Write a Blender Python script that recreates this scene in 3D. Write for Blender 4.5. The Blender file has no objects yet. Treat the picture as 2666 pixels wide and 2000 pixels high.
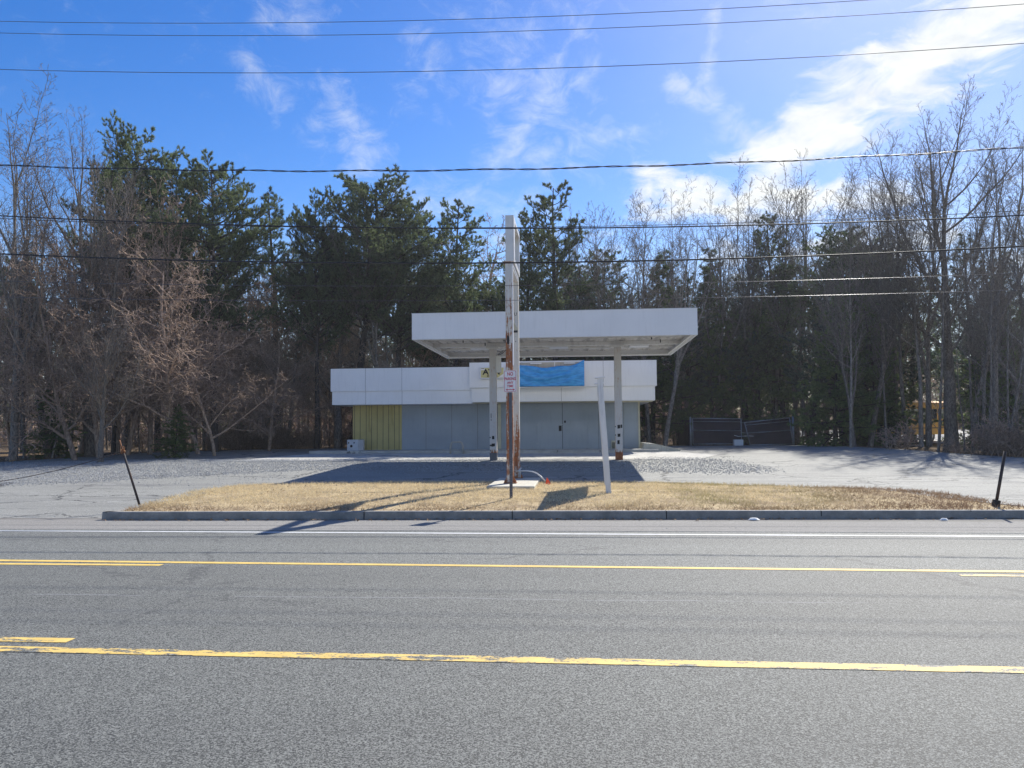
import bpy, bmesh, math, random
import numpy as np
from mathutils import Vector, Matrix
R_ = math.radians
sc = bpy.context.scene
COL = sc.collection
# ------------------------------------------------------------------ camera
CH = 1.7; YAW = R_(4.7); PIT = math.atan(115/2003); ROL = R_(.45); FP = 2003.0
_f = Vector((-math.sin(YAW)*math.cos(PIT), math.cos(YAW)*math.cos(PIT), math.sin(PIT)))
_r0 = _f.cross(Vector((0,0,1))).normalized(); _u0 = _r0.cross(_f)
_R = _r0*math.cos(ROL)-_u0*math.sin(ROL); _U = _u0*math.cos(ROL)+_r0*math.sin(ROL)
cam = bpy.data.objects.new('camera', bpy.data.cameras.new('camera')); COL.objects.link(cam)
cam.matrix_world = Matrix((( _R.x,_U.x,-_f.x,0),(_R.y,_U.y,-_f.y,0),(_R.z,_U.z,-_f.z,CH),(0,0,0,1)))
cam.data.sensor_width = 36; cam.data.lens = 36*FP/2666; cam.data.clip_end = 3000; cam.data.clip_start = .05
sc.camera = cam
def ray(x, y): return _f*FP+_R*(x-1333)-_U*(y-1000)
def W(x, y, Y):                    # a photo pixel seen at depth Y
    d = ray(x, y); return Vector((0,0,CH))+d*(Y/d.y)
def Zg(Y):                         # height of the land
    P = ((-999,0),(14.5,0),(21,.22),(29.5,.47),(33,.53),(37.5,.59),(46,.57),(52,.48),(62,.48),(120,3.0),(320,8),(9999,8))
    for a, b in zip(P, P[1:]):
        if Y <= b[0]: return a[1]+(b[1]-a[1])*(Y-a[0])/(b[0]-a[0])
    return 8
def G(x, y):                       # a photo pixel on the land
    d = ray(x, y); z = .3
    for _ in range(30):
        p = Vector((0,0,CH))+d*((z-CH)/d.z); z = .5*z+.5*Zg(p.y)
    return p
def azel(x, y):
    d = ray(x, y).normalized(); return math.atan2(d.x, d.y), math.asin(d.z)
# ------------------------------------------------------------------ render / light
sc.view_settings.view_transform = 'Standard'; sc.view_settings.look = 'None'
sc.view_settings.exposure = .75; sc.view_settings.gamma = 1
SUN = Vector((.49, 1.0, 1.0)).normalized()
EL = math.asin(SUN.z); AZ = math.atan2(SUN.x, SUN.y)
sd = bpy.data.lights.new('sun','SUN'); sd.energy = 4.2; sd.angle = R_(.5); sd.color = (1,.955,.86)
so = bpy.data.objects.new('sun', sd); COL.objects.link(so); so.rotation_euler = SUN.to_track_quat('Z','Y').to_euler()

class NT:
    def __init__(s, nt): s.nt = nt; s.N = nt.nodes; s.L = nt.links
    def n(s, typ, ins=None, **at):
        o = s.N.new(typ)
        for k, v in at.items(): setattr(o, k, v)
        for k, v in (ins or {}).items(): s.set(o.inputs[k], v)
        return o
    def set(s, sock, v):
        if isinstance(v, bpy.types.NodeSocket): s.L.new(v, sock)
        elif isinstance(v, bpy.types.Node): s.L.new(v.outputs[0], sock)
        else:
            if hasattr(sock.default_value, '__len__') and hasattr(v, '__len__') and len(sock.default_value) == 4 and len(v) == 3: v = tuple(v)+(1,)
            sock.default_value = v
    def m(s, op, a, b=0.0, c=0.0, clamp=False):
        o = s.N.new('ShaderNodeMath'); o.operation = op; o.use_clamp = clamp
        s.set(o.inputs[0], a); s.set(o.inputs[1], b); s.set(o.inputs[2], c); return o.outputs[0]
    def mix(s, f, a, b, blend='MIX'):
        o = s.N.new('ShaderNodeMix'); o.data_type = 'RGBA'; o.blend_type = blend
        s.set(o.inputs[0], f); s.set(o.inputs[6], a); s.set(o.inputs[7], b); return o.outputs[2]
    def ss(s, x, lo, hi):
        o = s.N.new('ShaderNodeMapRange'); o.interpolation_type = 'SMOOTHSTEP'
        s.set(o.inputs[0], x); s.set(o.inputs[1], lo); s.set(o.inputs[2], hi); return o.outputs[0]
    def noise(s, vec, scale, detail=2, rough=.5, dist=0.0):
        return s.n('ShaderNodeTexNoise', {'Vector': vec, 'Scale': scale, 'Detail': detail, 'Roughness': rough, 'Distortion': dist}).outputs[0]
    def mapp(s, vec, scale=(1,1,1), loc=(0,0,0), rot=(0,0,0)):
        return s.n('ShaderNodeMapping', {'Vector': vec, 'Scale': scale, 'Location': loc, 'Rotation': rot}).outputs[0]
    def ramp(s, f, stops):
        o = s.N.new('ShaderNodeValToRGB'); s.set(o.inputs[0], f); e = o.color_ramp.elements
        e[0].position = stops[0][0]; e[0].color = tuple(stops[0][1])+(1,); e[1].position = stops[-1][0]; e[1].color = tuple(stops[-1][1])+(1,)
        for p, c in stops[1:-1]: q = e.new(p); q.color = tuple(c)+(1,)
        return o.outputs[0]

# ------------------------------------------------------------------ sky with cirrus
world = bpy.data.worlds.new('World'); sc.world = world; world.use_nodes = True
w = NT(world.node_tree); w.N.clear()
sky = w.n('ShaderNodeTexSky', sky_type='NISHITA', sun_disc=False, sun_elevation=EL, sun_rotation=AZ)
sky.air_density = 1.0; sky.dust_density = .3; sky.ozone_density = 2.0
tc = w.n('ShaderNodeTexCoord').outputs['Generated']
sep = w.n('ShaderNodeSeparateXYZ', {0: tc})
az = w.m('ARCTAN2', sep.outputs[0], sep.outputs[1]); el = w.m('ARCSINE', sep.outputs[2])
ae = w.n('ShaderNodeCombineXYZ', {0: az, 1: el}).outputs[0]
skyc = w.n('ShaderNodeHueSaturation', {'Hue': .514, 'Saturation': 1.45, 'Value': .95, 'Color': sky}).outputs[0]
def seg_mask(p, q, wd, sharp=1.0):     # soft band between two directions of the sky
    (a0, e0), (a1, e1) = azel(*p), azel(*q); wd = wd/FP
    dx, dy = a1-a0, e1-e0; L2 = dx*dx+dy*dy
    ra = w.m('SUBTRACT', az, a0); re = w.m('SUBTRACT', el, e0)
    t = w.m('MULTIPLY', w.m('ADD', w.m('MULTIPLY', ra, dx), w.m('MULTIPLY', re, dy)), 1/max(L2,1e-6), clamp=True)
    ux = w.m('SUBTRACT', ra, w.m('MULTIPLY', t, dx)); uy = w.m('SUBTRACT', re, w.m('MULTIPLY', t, dy))
    d = w.m('SQRT', w.m('ADD', w.m('MULTIPLY', ux, ux), w.m('MULTIPLY', uy, uy)))
    return w.m('SUBTRACT', 1.0, w.m('MULTIPLY', d, 1/wd), clamp=True)
warp = w.n('ShaderNodeTexNoise', {'Vector': ae, 'Scale': 7.0, 'Detail': 3.0}).outputs[1]
wv = w.n('ShaderNodeVectorMath', {0: warp, 1: (.5,.5,.5)}, operation='SUBTRACT').outputs[0]
wv = w.n('ShaderNodeVectorMath', {0: wv, 'Scale': .07}, operation='SCALE').outputs[0]
aw = w.n('ShaderNodeVectorMath', {0: ae, 1: wv}, operation='ADD').outputs[0]
n1 = w.noise(w.mapp(aw, (7,17,1), rot=(0,0,R_(-32))), 1.6, 8, .62, .5)
n2 = w.noise(w.mapp(aw, (11,17,1), (3,1,0), (0,0,R_(-25))), 2.0, 10, .68, .5)
big = None
for a, b, wd, k in (((2700,-40),(2120,330),170,1.25),((2150,300),(1950,520),170,1.1),((2350,520),(1700,500),150,.95),((1750,470),(2300,460),120,.6),((2700,300),(2300,560),150,.35),((2666,640),(1250,640),190,.5),((1900,640),(2700,660),260,.7),((0,820),(1300,760),190,.45)):
    v = w.m('MULTIPLY', seg_mask(a, b, wd), k); big = v if big is None else w.m('MAXIMUM', big, v)
dB = w.ss(w.m('ADD', n1, w.m('MULTIPLY', big, .50)), .68, 1.04)
wis = None
for a, b, wd, k in (((1300,230),(1500,200),120,.8),((1420,250),(1330,400),110,1.0),((880,280),(960,400),95,.95),((830,320),(900,290),90,.6),((640,160),(720,240),80,.8),((700,40),(820,20),80,.75),((1750,210),(1860,270),55,1.2),((1860,50),(1840,200),50,1.05),((1900,330),(2000,380),90,1.0),((1120,120),(1120,230),110,.6),((1300,420),(1650,350),120,.75),((1050,520),(1400,560),110,.7),((2000,0),(2300,60),160,.6),((2300,60),(2100,260),120,.4),((1250,100),(1500,60),120,.6),((2500,300),(2700,420),170,.5)):
    v = w.m('MULTIPLY', seg_mask(a, b, wd), k); wis = v if wis is None else w.m('MAXIMUM', wis, v)
dW = w.m('MULTIPLY', w.ss(w.m('ADD', n2, w.m('MULTIPLY', wis, .36)), .54, 1.12), .5)
veil = w.m('MULTIPLY', w.ss(az, -.1, .55), w.m('MULTIPLY', w.noise(w.mapp(aw,(3,8,1)), 1.2, 5, .6), .26))
hor = w.m('MULTIPLY', w.ss(el, .30, .0), .42)
dens = w.m('MAXIMUM', w.m('MAXIMUM', dB, dW), w.m('ADD', veil, hor), clamp=True)
shade = w.ramp(w.noise(w.mapp(aw,(9,20,1),(5,5,0)), 1.5, 5, .6), [(.3,(5.0,5.3,5.6)),(.6,(6.3,6.4,6.3))])
cl = w.mix(dens, skyc, shade)
bgn = w.n('ShaderNodeBackground', {'Color': cl, 'Strength': .098})
w.n('ShaderNodeOutputWorld', {0: bgn})

# ------------------------------------------------------------------ materials
def mat(name):
    m = bpy.data.materials.new(name); m.use_nodes = True; t = NT(m.node_tree); t.N.clear()
    t.out = t.N.new('ShaderNodeOutputMaterial'); t.mat = m
    t.geo = t.N.new('ShaderNodeNewGeometry'); t.pos = t.geo.outputs['Position']
    t.obj = t.n('ShaderNodeTexCoord').outputs['Object']
    return t
def fin(t, col, rough=.7, spec=.5, metal=0.0, bump=None, bs=.3, bd=.01, **kw):
    ins = {'Base Color': col, 'Roughness': rough, 'Metallic': metal, 'Specular IOR Level': spec}; ins.update(kw)
    b = t.n('ShaderNodeBsdfPrincipled', ins)
    if bump is not None: t.set(b.inputs['Normal'], t.n('ShaderNodeBump', {'Height': bump, 'Strength': bs, 'Distance': bd}))
    t.L.new(b.outputs[0], t.out.inputs[0]); return t.mat
def paint(name, col, rough=.5, var=.12, scale=2.0, metal=0.0, spec=.4, dirt=None, dk=.25):
    t = mat(name); n = t.noise(t.obj, scale, 5, .6); n2 = t.noise(t.mapp(t.obj,(9,9,.8)), 1.5, 4, .6)
    c = t.mix(t.ss(n, .3, .7), tuple(x*(1-var) for x in col), tuple(min(1,x*(1+var)) for x in col))
    if dirt: c = t.mix(t.m('MULTIPLY', t.ss(n2, .5, .75), dk), c, dirt)
    return fin(t, c, rough, spec, metal, t.noise(t.obj, 30, 3), .06)
MAT = {}
def asphalt_col(t, lo, hi, tint=(1,1,1), big=.25, fine=150.0, contrast=1.0):
    v = t.n('ShaderNodeTexVoronoi', {'Vector': t.pos, 'Scale': fine}); sepc = t.n('ShaderNodeSeparateColor', {0: v.outputs['Color']})
    v2 = t.noise(t.pos, fine*.45, 3, .7); v3 = t.noise(t.pos, fine*1.6, 2, .6)
    a = t.m('ADD', t.m('MULTIPLY', sepc.outputs[0], .45), t.m('ADD', t.m('MULTIPLY', v2, .6), t.m('MULTIPLY', v3, .45)))
    a = t.ss(a, .75-.24*contrast, .75+.30*contrast)
    patch = t.noise(t.mapp(t.pos,(.25,.9,1)), 1.0, 5, .6)
    patch2 = t.noise(t.mapp(t.pos,(.04,2.2,1)), 1.0, 3, .5)
    c = t.mix(a, lo, hi)
    k = t.m('ADD', 1-big/2-.08, t.m('ADD', t.m('MULTIPLY', patch, big), t.m('MULTIPLY', patch2, big*.7)))
    c = t.mix(1.0, c, t.n('ShaderNodeCombineColor', {0: t.m('MULTIPLY',k,tint[0]), 1: t.m('MULTIPLY',k,tint[1]), 2: t.m('MULTIPLY',k,tint[2])}).outputs[0], 'MULTIPLY')
    return c, a
def cracks(t, c, scale, wd, thr, col=(.03,.03,.033), seed=0, amt=.85):
    wp = t.n('ShaderNodeTexNoise', {'Vector': t.pos, 'Scale': 1.4, 'Detail': 6.0, 'Roughness': .7}).outputs[1]
    wp = t.n('ShaderNodeVectorMath', {0: wp, 'Scale': 1.3}, operation='SCALE').outputs[0]
    p = t.n('ShaderNodeVectorMath', {0: t.mapp(t.pos,(1,1,.01),(seed,seed*2,0)), 1: wp}, operation='ADD').outputs[0]
    v = t.n('ShaderNodeTexVoronoi', {'Vector': t.mapp(p,(scale,scale*1.3,0)), 'Scale': 1.0}, feature='DISTANCE_TO_EDGE').outputs[0]
    m_ = t.ss(v, wd, wd*.3); g = t.ss(t.noise(t.pos, .35, 3, .6), thr, thr+.06)
    return t.mix(t.m('MULTIPLY', t.m('MULTIPLY', m_, g), amt), c, col)
def longcrack(t, c, y0, wd, amp, col, amt=.8, lo=.45):
    s = t.n('ShaderNodeSeparateXYZ', {0: t.pos})
    n = t.noise(t.mapp(t.pos,(.5,0,0),(y0*3,0,0)), 1.0, 6, .65)
    d = t.m('ABSOLUTE', t.m('SUBTRACT', s.outputs[1], t.m('ADD', y0-amp/2, t.m('MULTIPLY', n, amp))))
    k = t.ss(t.noise(t.mapp(t.pos,(.9,.3,0),(y0,0,0)), 1.0, 4, .7), lo, lo+.1)
    return t.mix(t.m('MULTIPLY', t.m('MULTIPLY', t.ss(d, wd, wd*.3), k), amt), c, col)
def road_color(t):
    c, a = asphalt_col(t, (.022,.0235,.0215), (.268,.274,.252), big=.22, fine=125.0)
    s = t.n('ShaderNodeSeparateXYZ', {0: t.pos})
    far = t.ss(s.outputs[1], 9.3, 9.75)
    c = t.mix(far, c, t.mix(1.0, c, (1.18,1.19,1.20), 'MULTIPLY'))
    for y0, k in ((4.2,.16),(7.2,.06),(11.9,.14)):   # wheel tracks and oil line
        d = t.m('ABSOLUTE', t.m('SUBTRACT', s.outputs[1], y0)); c = t.mix(t.m('MULTIPLY', t.ss(d, .7, .1), k), c, (.03,.03,.034))
    c = longcrack(t, c, 7.75, .02, .25, (.24,.24,.25), .75, .40)
    c = longcrack(t, c, 7.95, .011, .5, (.02,.02,.022), .9, .52)
    c = cracks(t, c, .16, .006, .50, seed=3, amt=.5)
    return c, a
t = mat('road asphalt'); c, a = road_color(t); MAT['road'] = fin(t, c, .72, .45, bump=a, bs=.55, bd=.006)
def linemat(name, col, wear):
    t = mat(name); c, a = road_color(t)
    n = t.noise(t.mapp(t.pos,(2.2,9,1)), 1.0, 7, .75); n2 = t.noise(t.pos, 38, 3, .6)
    s = t.n('ShaderNodeSeparateXYZ', {0: t.obj})
    e = t.ss(t.m('ABSOLUTE', s.outputs[1]), .06, .095)
    k = t.ss(t.m('ADD', t.m('ADD', n, t.m('MULTIPLY', n2, .28)), t.m('MULTIPLY', e, .12)), wear, wear+.05)
    pc = t.mix(t.ss(t.noise(t.pos, 6, 4), .35, .7), col, tuple(x*.82 for x in col))
    return fin(t, t.mix(k, pc, c), .6, .4, bump=a, bs=.4, bd=.005)
MAT['yline'] = linemat('yellow road paint', (.80,.56,.15), .74)
MAT['yline2'] = linemat('worn yellow road paint', (.80,.56,.16), .65)
MAT['wline'] = linemat('white road paint', (.68,.69,.68), .76)
t = mat('dusty shoulder'); c, a = asphalt_col(t, (.15,.145,.135), (.36,.345,.32), big=.3, fine=120.0, contrast=1.3)
c = longcrack(t, c, 13.45, .025, .12, (.07,.07,.07), .7, .3); c = longcrack(t, c, 13.15, .02, .2, (.45,.43,.40), .5, .4)
s = t.n('ShaderNodeSeparateXYZ', {0: t.pos}); c = t.mix(t.m('MULTIPLY', t.ss(t.m('ADD', s.outputs[1], t.m('MULTIPLY', t.noise(t.pos, 1.5, 4), .5)), 14.3, 14.75), .6), c, (.10,.09,.08))
MAT['shoulder'] = fin(t, c, .85, .3, bump=a, bs=.4, bd=.006)
t = mat('old lot asphalt'); c, a = asphalt_col(t, (.14,.14,.128), (.345,.345,.322), big=.5, fine=90.0, contrast=1.4)
c = t.mix(t.ss(t.noise(t.mapp(t.pos,(.12,.7,1),(4,0,0)), 1.0, 5, .65), .56, .66), c, (.20,.20,.19))
c = t.mix(t.m('MULTIPLY', t.ss(t.noise(t.mapp(t.pos,(.35,1.6,1),(9,3,0)), 1.0, 6, .7), .60, .64), .6), c, (.075,.08,.09))
c = t.mix(t.m('MULTIPLY', t.ss(t.noise(t.mapp(t.pos,(.5,2.6,1),(2,7,0)), 1.0, 6, .7), .63, .66), .7), c, (.42,.42,.41))
c = cracks(t, c, .22, .012, .40, seed=1, amt=.9); c = cracks(t, c, .6, .02, .55, seed=8)
MAT['lot'] = fin(t, c, .78, .4, bump=a, bs=.4, bd=.008)
t = mat('pale concrete'); n = t.noise(t.pos, 1.2, 6, .65); n2 = t.noise(t.pos, 25, 4, .7)
c = t.mix(t.ss(n, .3, .7), (.40,.39,.36), (.56,.55,.51)); c = t.mix(t.m('MULTIPLY', t.ss(n2,.45,.7), .35), c, (.25,.24,.22))
c = cracks(t, c, .35, .012, .45, seed=5); MAT['concrete'] = fin(t, c, .8, .3, bump=n2, bs=.2)
t = mat('weathered kerb'); n = t.noise(t.pos, 3, 6, .7); n2 = t.noise(t.pos, 60, 3, .6)
c = t.mix(t.ss(n,.3,.7), (.20,.195,.18), (.34,.325,.295)); c = t.mix(t.m('MULTIPLY', t.ss(n2,.5,.7), .4), c, (.15,.15,.15))
wv_ = t.n('ShaderNodeTexWave', {'Vector': t.mapp(t.pos,(1,0,0)), 'Scale': .1, 'Distortion': 0.0}, wave_profile='SAW').outputs[0]
MAT['kerb'] = fin(t, c, .8, .3, bump=n2, bs=.25)
t = mat('forest floor'); n = t.noise(t.pos, 1.5, 6, .7); n2 = t.noise(t.pos, 22, 4, .7)
c = t.ramp(n2, [(.3,(.05,.035,.022)),(.55,(.16,.105,.06)),(.75,(.30,.21,.12))]); c = t.mix(t.ss(n,.4,.65), c, t.mix(.5, c, (.20,.16,.10)))
MAT['forest'] = fin(t, c, .95, .1, bump=n2, bs=.8, bd=.05)
t = mat('dry soil'); n = t.noise(t.pos, 2.0, 6, .7); n2 = t.noise(t.pos, 40, 4, .7)
c = t.ramp(n2, [(.3,(.30,.22,.12)),(.55,(.58,.46,.28)),(.75,(.74,.62,.42))]); c = t.mix(t.ss(n,.4,.62), c, t.mix(.6, c, (.20,.14,.10)))
MAT['soil'] = fin(t, c, .95, .1, bump=n2, bs=.6, bd=.03)
t = mat('dry grass'); n = t.noise(t.pos, .9, 5, .7); n2 = t.noise(t.pos, 30, 3, .7); sy = t.n('ShaderNodeSeparateXYZ', {0: t.pos}); sx = sy.outputs[0]
c = t.ramp(n2, [(.3,(.36,.26,.14)),(.5,(.72,.60,.38)),(.7,(.93,.84,.60))])
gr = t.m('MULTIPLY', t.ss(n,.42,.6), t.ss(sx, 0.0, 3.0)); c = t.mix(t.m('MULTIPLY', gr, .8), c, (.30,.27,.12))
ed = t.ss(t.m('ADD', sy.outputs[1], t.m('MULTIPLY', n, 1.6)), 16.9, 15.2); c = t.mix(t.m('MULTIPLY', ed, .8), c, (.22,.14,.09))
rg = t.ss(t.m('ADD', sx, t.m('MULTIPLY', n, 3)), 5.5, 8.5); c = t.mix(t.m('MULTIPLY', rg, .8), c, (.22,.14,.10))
d = t.n('ShaderNodeBsdfDiffuse', {'Color': c}); tr = t.n('ShaderNodeBsdfTranslucent', {'Color': c})
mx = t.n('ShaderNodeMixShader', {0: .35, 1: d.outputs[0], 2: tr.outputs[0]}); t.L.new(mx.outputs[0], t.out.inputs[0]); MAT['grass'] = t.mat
t = mat('crushed stone'); n = t.n('ShaderNodeTexVoronoi', {'Vector': t.pos, 'Scale': 22.0}).outputs['Color']
n = t.n('ShaderNodeSeparateColor', {0: n}).outputs[0]
MAT['gravel'] = fin(t, t.ramp(n, [(.0,(.20,.205,.21)),(.5,(.33,.335,.345)),(1.0,(.46,.47,.47))]), .8, .3)
t = mat('dead leaves'); n = t.noise(t.pos, 9, 3, .7); MAT['leaf'] = fin(t, t.ramp(n, [(.3,(.14,.08,.045)),(.5,(.30,.18,.09)),(.7,(.46,.33,.19))]), .8, .2)
def bark(name, a, b, sc_=6.0):
    t = mat(name); n = t.noise(t.mapp(t.obj,(3,3,.7)), sc_, 5, .7); ri = t.n('ShaderNodeObjectInfo').outputs['Random']
    c = t.mix(t.ss(n,.3,.7), a, b); k = t.m('ADD', .75, t.m('MULTIPLY', ri, .5))
    c = t.mix(1.0, c, t.n('ShaderNodeCombineColor', {0:k,1:k,2:k}).outputs[0], 'MULTIPLY')
    return fin(t, c, .9, .15, bump=n, bs=.6, bd=.03)
MAT['bark_g'] = bark('grey bark', (.10,.082,.068), (.33,.285,.24))
MAT['bark_b'] = bark('brown twigs', (.19,.125,.09), (.54,.40,.30))
MAT['bark_p'] = bark('dark pine bark', (.035,.028,.025), (.11,.09,.08))
MAT['bark_l'] = bark('pale bark', (.28,.26,.23), (.50,.47,.42))
def foliage(name, a, b, tr_=.5):
    t = mat(name); n = t.noise(t.obj, .9, 4, .6); n2 = t.noise(t.obj, 7, 2, .5); ri = t.n('ShaderNodeObjectInfo').outputs['Random']
    c = t.mix(t.ss(t.m('ADD', t.m('MULTIPLY', n, .6), t.m('MULTIPLY', n2, .4)), .38, .62), a, b)
    k = t.m('ADD', .8, t.m('MULTIPLY', ri, .4)); c = t.mix(1.0, c, t.n('ShaderNodeCombineColor', {0:k,1:k,2:k}).outputs[0], 'MULTIPLY')
    d = t.n('ShaderNodeBsdfPrincipled', {'Base Color': c, 'Roughness': .55, 'Specular IOR Level': .35}); r = t.n('ShaderNodeBsdfTranslucent', {'Color': c})
    mx = t.n('ShaderNodeMixShader', {0: tr_, 1: d.outputs[0], 2: r.outputs[0]}); t.L.new(mx.outputs[0], t.out.inputs[0]); return t.mat
MAT['pine'] = foliage('pine needles', (.07,.10,.048), (.20,.245,.11))
MAT['bluepine'] = foliage('blue green needles', (.05,.09,.065), (.12,.18,.125))
MAT['hemlock'] = foliage('light green needles', (.08,.125,.042), (.20,.27,.085), .5)
MAT['white'] = paint('white painted metal', (.83,.83,.83), .45, .03, .8, dirt=(.55,.55,.53), dk=.16)
MAT['white2'] = paint('cream white metal', (.72,.72,.70), .5, .06, 1.5, dirt=(.35,.33,.30), dk=.35)
MAT['rim'] = paint('bright metal trim', (.72,.73,.75), .35, .04, 2)
MAT['bluegrey'] = paint('grey blue painted plywood', (.315,.36,.405), .6, .10, .5, dirt=(.25,.29,.34), dk=.4)
MAT['yellow'] = paint('olive yellow boards', (.50,.42,.17), .6, .08, 1.0, dirt=(.34,.30,.14), dk=.4)
MAT['groove'] = paint('dark groove', (.15,.135,.08), .8)
MAT['cream'] = paint('cream trim', (.52,.49,.36), .6)
MAT['black'] = paint('black', (.012,.012,.014), .6, .1)
MAT['dark'] = paint('dark rubber', (.02,.02,.022), .7, .1)
MAT['tar'] = paint('roof membrane', (.06,.06,.065), .9)
MAT['steel'] = paint('galvanised steel', (.42,.44,.46), .4, .15, 6, metal=.6, dirt=(.2,.17,.14), dk=.4)
MAT['duct'] = paint('grey underside', (.42,.40,.36), .6, .12, 2, dirt=(.22,.20,.17), dk=.5)
MAT['post'] = paint('dark steel post', (.10,.105,.125), .45, .15, 5, metal=.3, dirt=(.16,.09,.05), dk=.5)
MAT['rustpost'] = paint('rusted pipe', (.035,.028,.028), .7, .3, 8, dirt=(.17,.075,.03), dk=.6)
MAT['rustlight'] = paint('orange rust', (.36,.15,.06), .8, .3, 10, dirt=(.12,.05,.03), dk=.6)
MAT['signw'] = paint('reflective sign white', (.84,.81,.80), .35, .04, 5)
MAT['signr'] = paint('sign red', (.58,.015,.04), .4, .1, 5)
MAT['signy'] = paint('faded yellow sign face', (.58,.52,.24), .4, .06, 3)
MAT['screen'] = paint('dark privacy mesh', (.050,.034,.040), .85, .25, 1.0, dirt=(.07,.052,.054), dk=.6)
MAT['boxgrey'] = paint('grey box', (.50,.52,.55), .6, .08, 3)
MAT['orange'] = paint('orange flag', (1.0,.11,.03), .5, .05)
MAT['pvc'] = paint('pale conduit', (.66,.66,.62), .4, .1, 6)
MAT['wire'] = paint('black cable', (.016,.016,.02), .45, .1)
MAT['wiresteel'] = paint('bare steel strand', (.12,.12,.13), .3, .1, metal=.7)
MAT['bus'] = paint('school bus yellow', (.80,.36,.02), .35, .06)
MAT['glass'] = paint('dark glass', (.02,.025,.03), .08, .1, spec=.8)
MAT['lens'] = paint('white lens', (.85,.85,.85), .2, .05)
MAT['snow'] = paint('white litter', (.8,.8,.78), .7, .08)
MAT['padc'] = paint('footing concrete', (.52,.50,.42), .8, .1, 3, dirt=(.35,.24,.13), dk=.6)
t = mat('blue tarpaulin'); n = t.noise(t.mapp(t.obj,(1,1,5)), 3, 4, .6); c = t.mix(t.ss(n,.3,.7), (.02,.24,.62), (.06,.40,.82))
MAT['tarp'] = fin(t, c, .38, .5)
t = mat('stained canopy deck with rib shade'); n = t.noise(t.mapp(t.obj,(1.2,3,1)), 1.0, 5, .7); n2 = t.noise(t.mapp(t.obj,(3,1,1)), 1.4, 5, .7)
c = t.mix(t.ss(n,.4,.6), (.50,.48,.46), (.72,.70,.68)); c = t.mix(t.m('MULTIPLY', t.ss(n2,.5,.65), .6), c, (.26,.24,.24))
s = t.n('ShaderNodeSeparateXYZ', {0: t.obj}); rib_shade = t.m('ABSOLUTE', t.m('SUBTRACT', t.m('FRACT', t.m('MULTIPLY', s.outputs[0], 1.7)), .5)); c = t.mix(t.m('MULTIPLY', t.ss(rib_shade, .36, .44), .5), c, (.20,.19,.19))  # dark stripes put the shade between deck ribs into the colour
MAT['deck'] = fin(t, c, .6, .3)
def rustmat(name, base, amt, topz, lowz):
    t = mat(name); s = t.n('ShaderNodeSeparateXYZ', {0: t.pos})
    n = t.noise(t.mapp(t.pos,(11,11,.8)), 1.4, 8, .75, .5); n2 = t.noise(t.pos, 9, 7, .8)
    h = t.ss(s.outputs[2], topz, lowz)
    m_ = t.m('ADD', t.m('ADD', t.m('MULTIPLY', n, .7), t.m('MULTIPLY', n2, .40)), t.m('MULTIPLY', h, amt))
    rc = t.ramp(n2, [(.3,(.10,.035,.015)),(.5,(.27,.09,.03)),(.7,(.45,.20,.09))])
    stain = t.mix(t.m('MULTIPLY', t.ss(m_, .56, .70), .5), base, (.55,.36,.20))
    return fin(t, t.mix(t.ss(m_, .63, .68), stain, rc), .65, .35, bump=t.ss(m_,.64,.7), bs=.4, bd=.006)
MAT['rustpole'] = rustmat('rusting white pole', (.66,.65,.61), .145, 6.0, 3.2)
MAT['rustpole2'] = rustmat('lightly rusted pole', (.63,.61,.55), .13, 2.6, .6)
MAT['rustcol'] = rustmat('canopy column paint', (.60,.58,.56), .16, .95, .72)
MAT['rustdark'] = rustmat('dark rusted column foot', (.10,.04,.03), .5, 3, 0)

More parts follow.
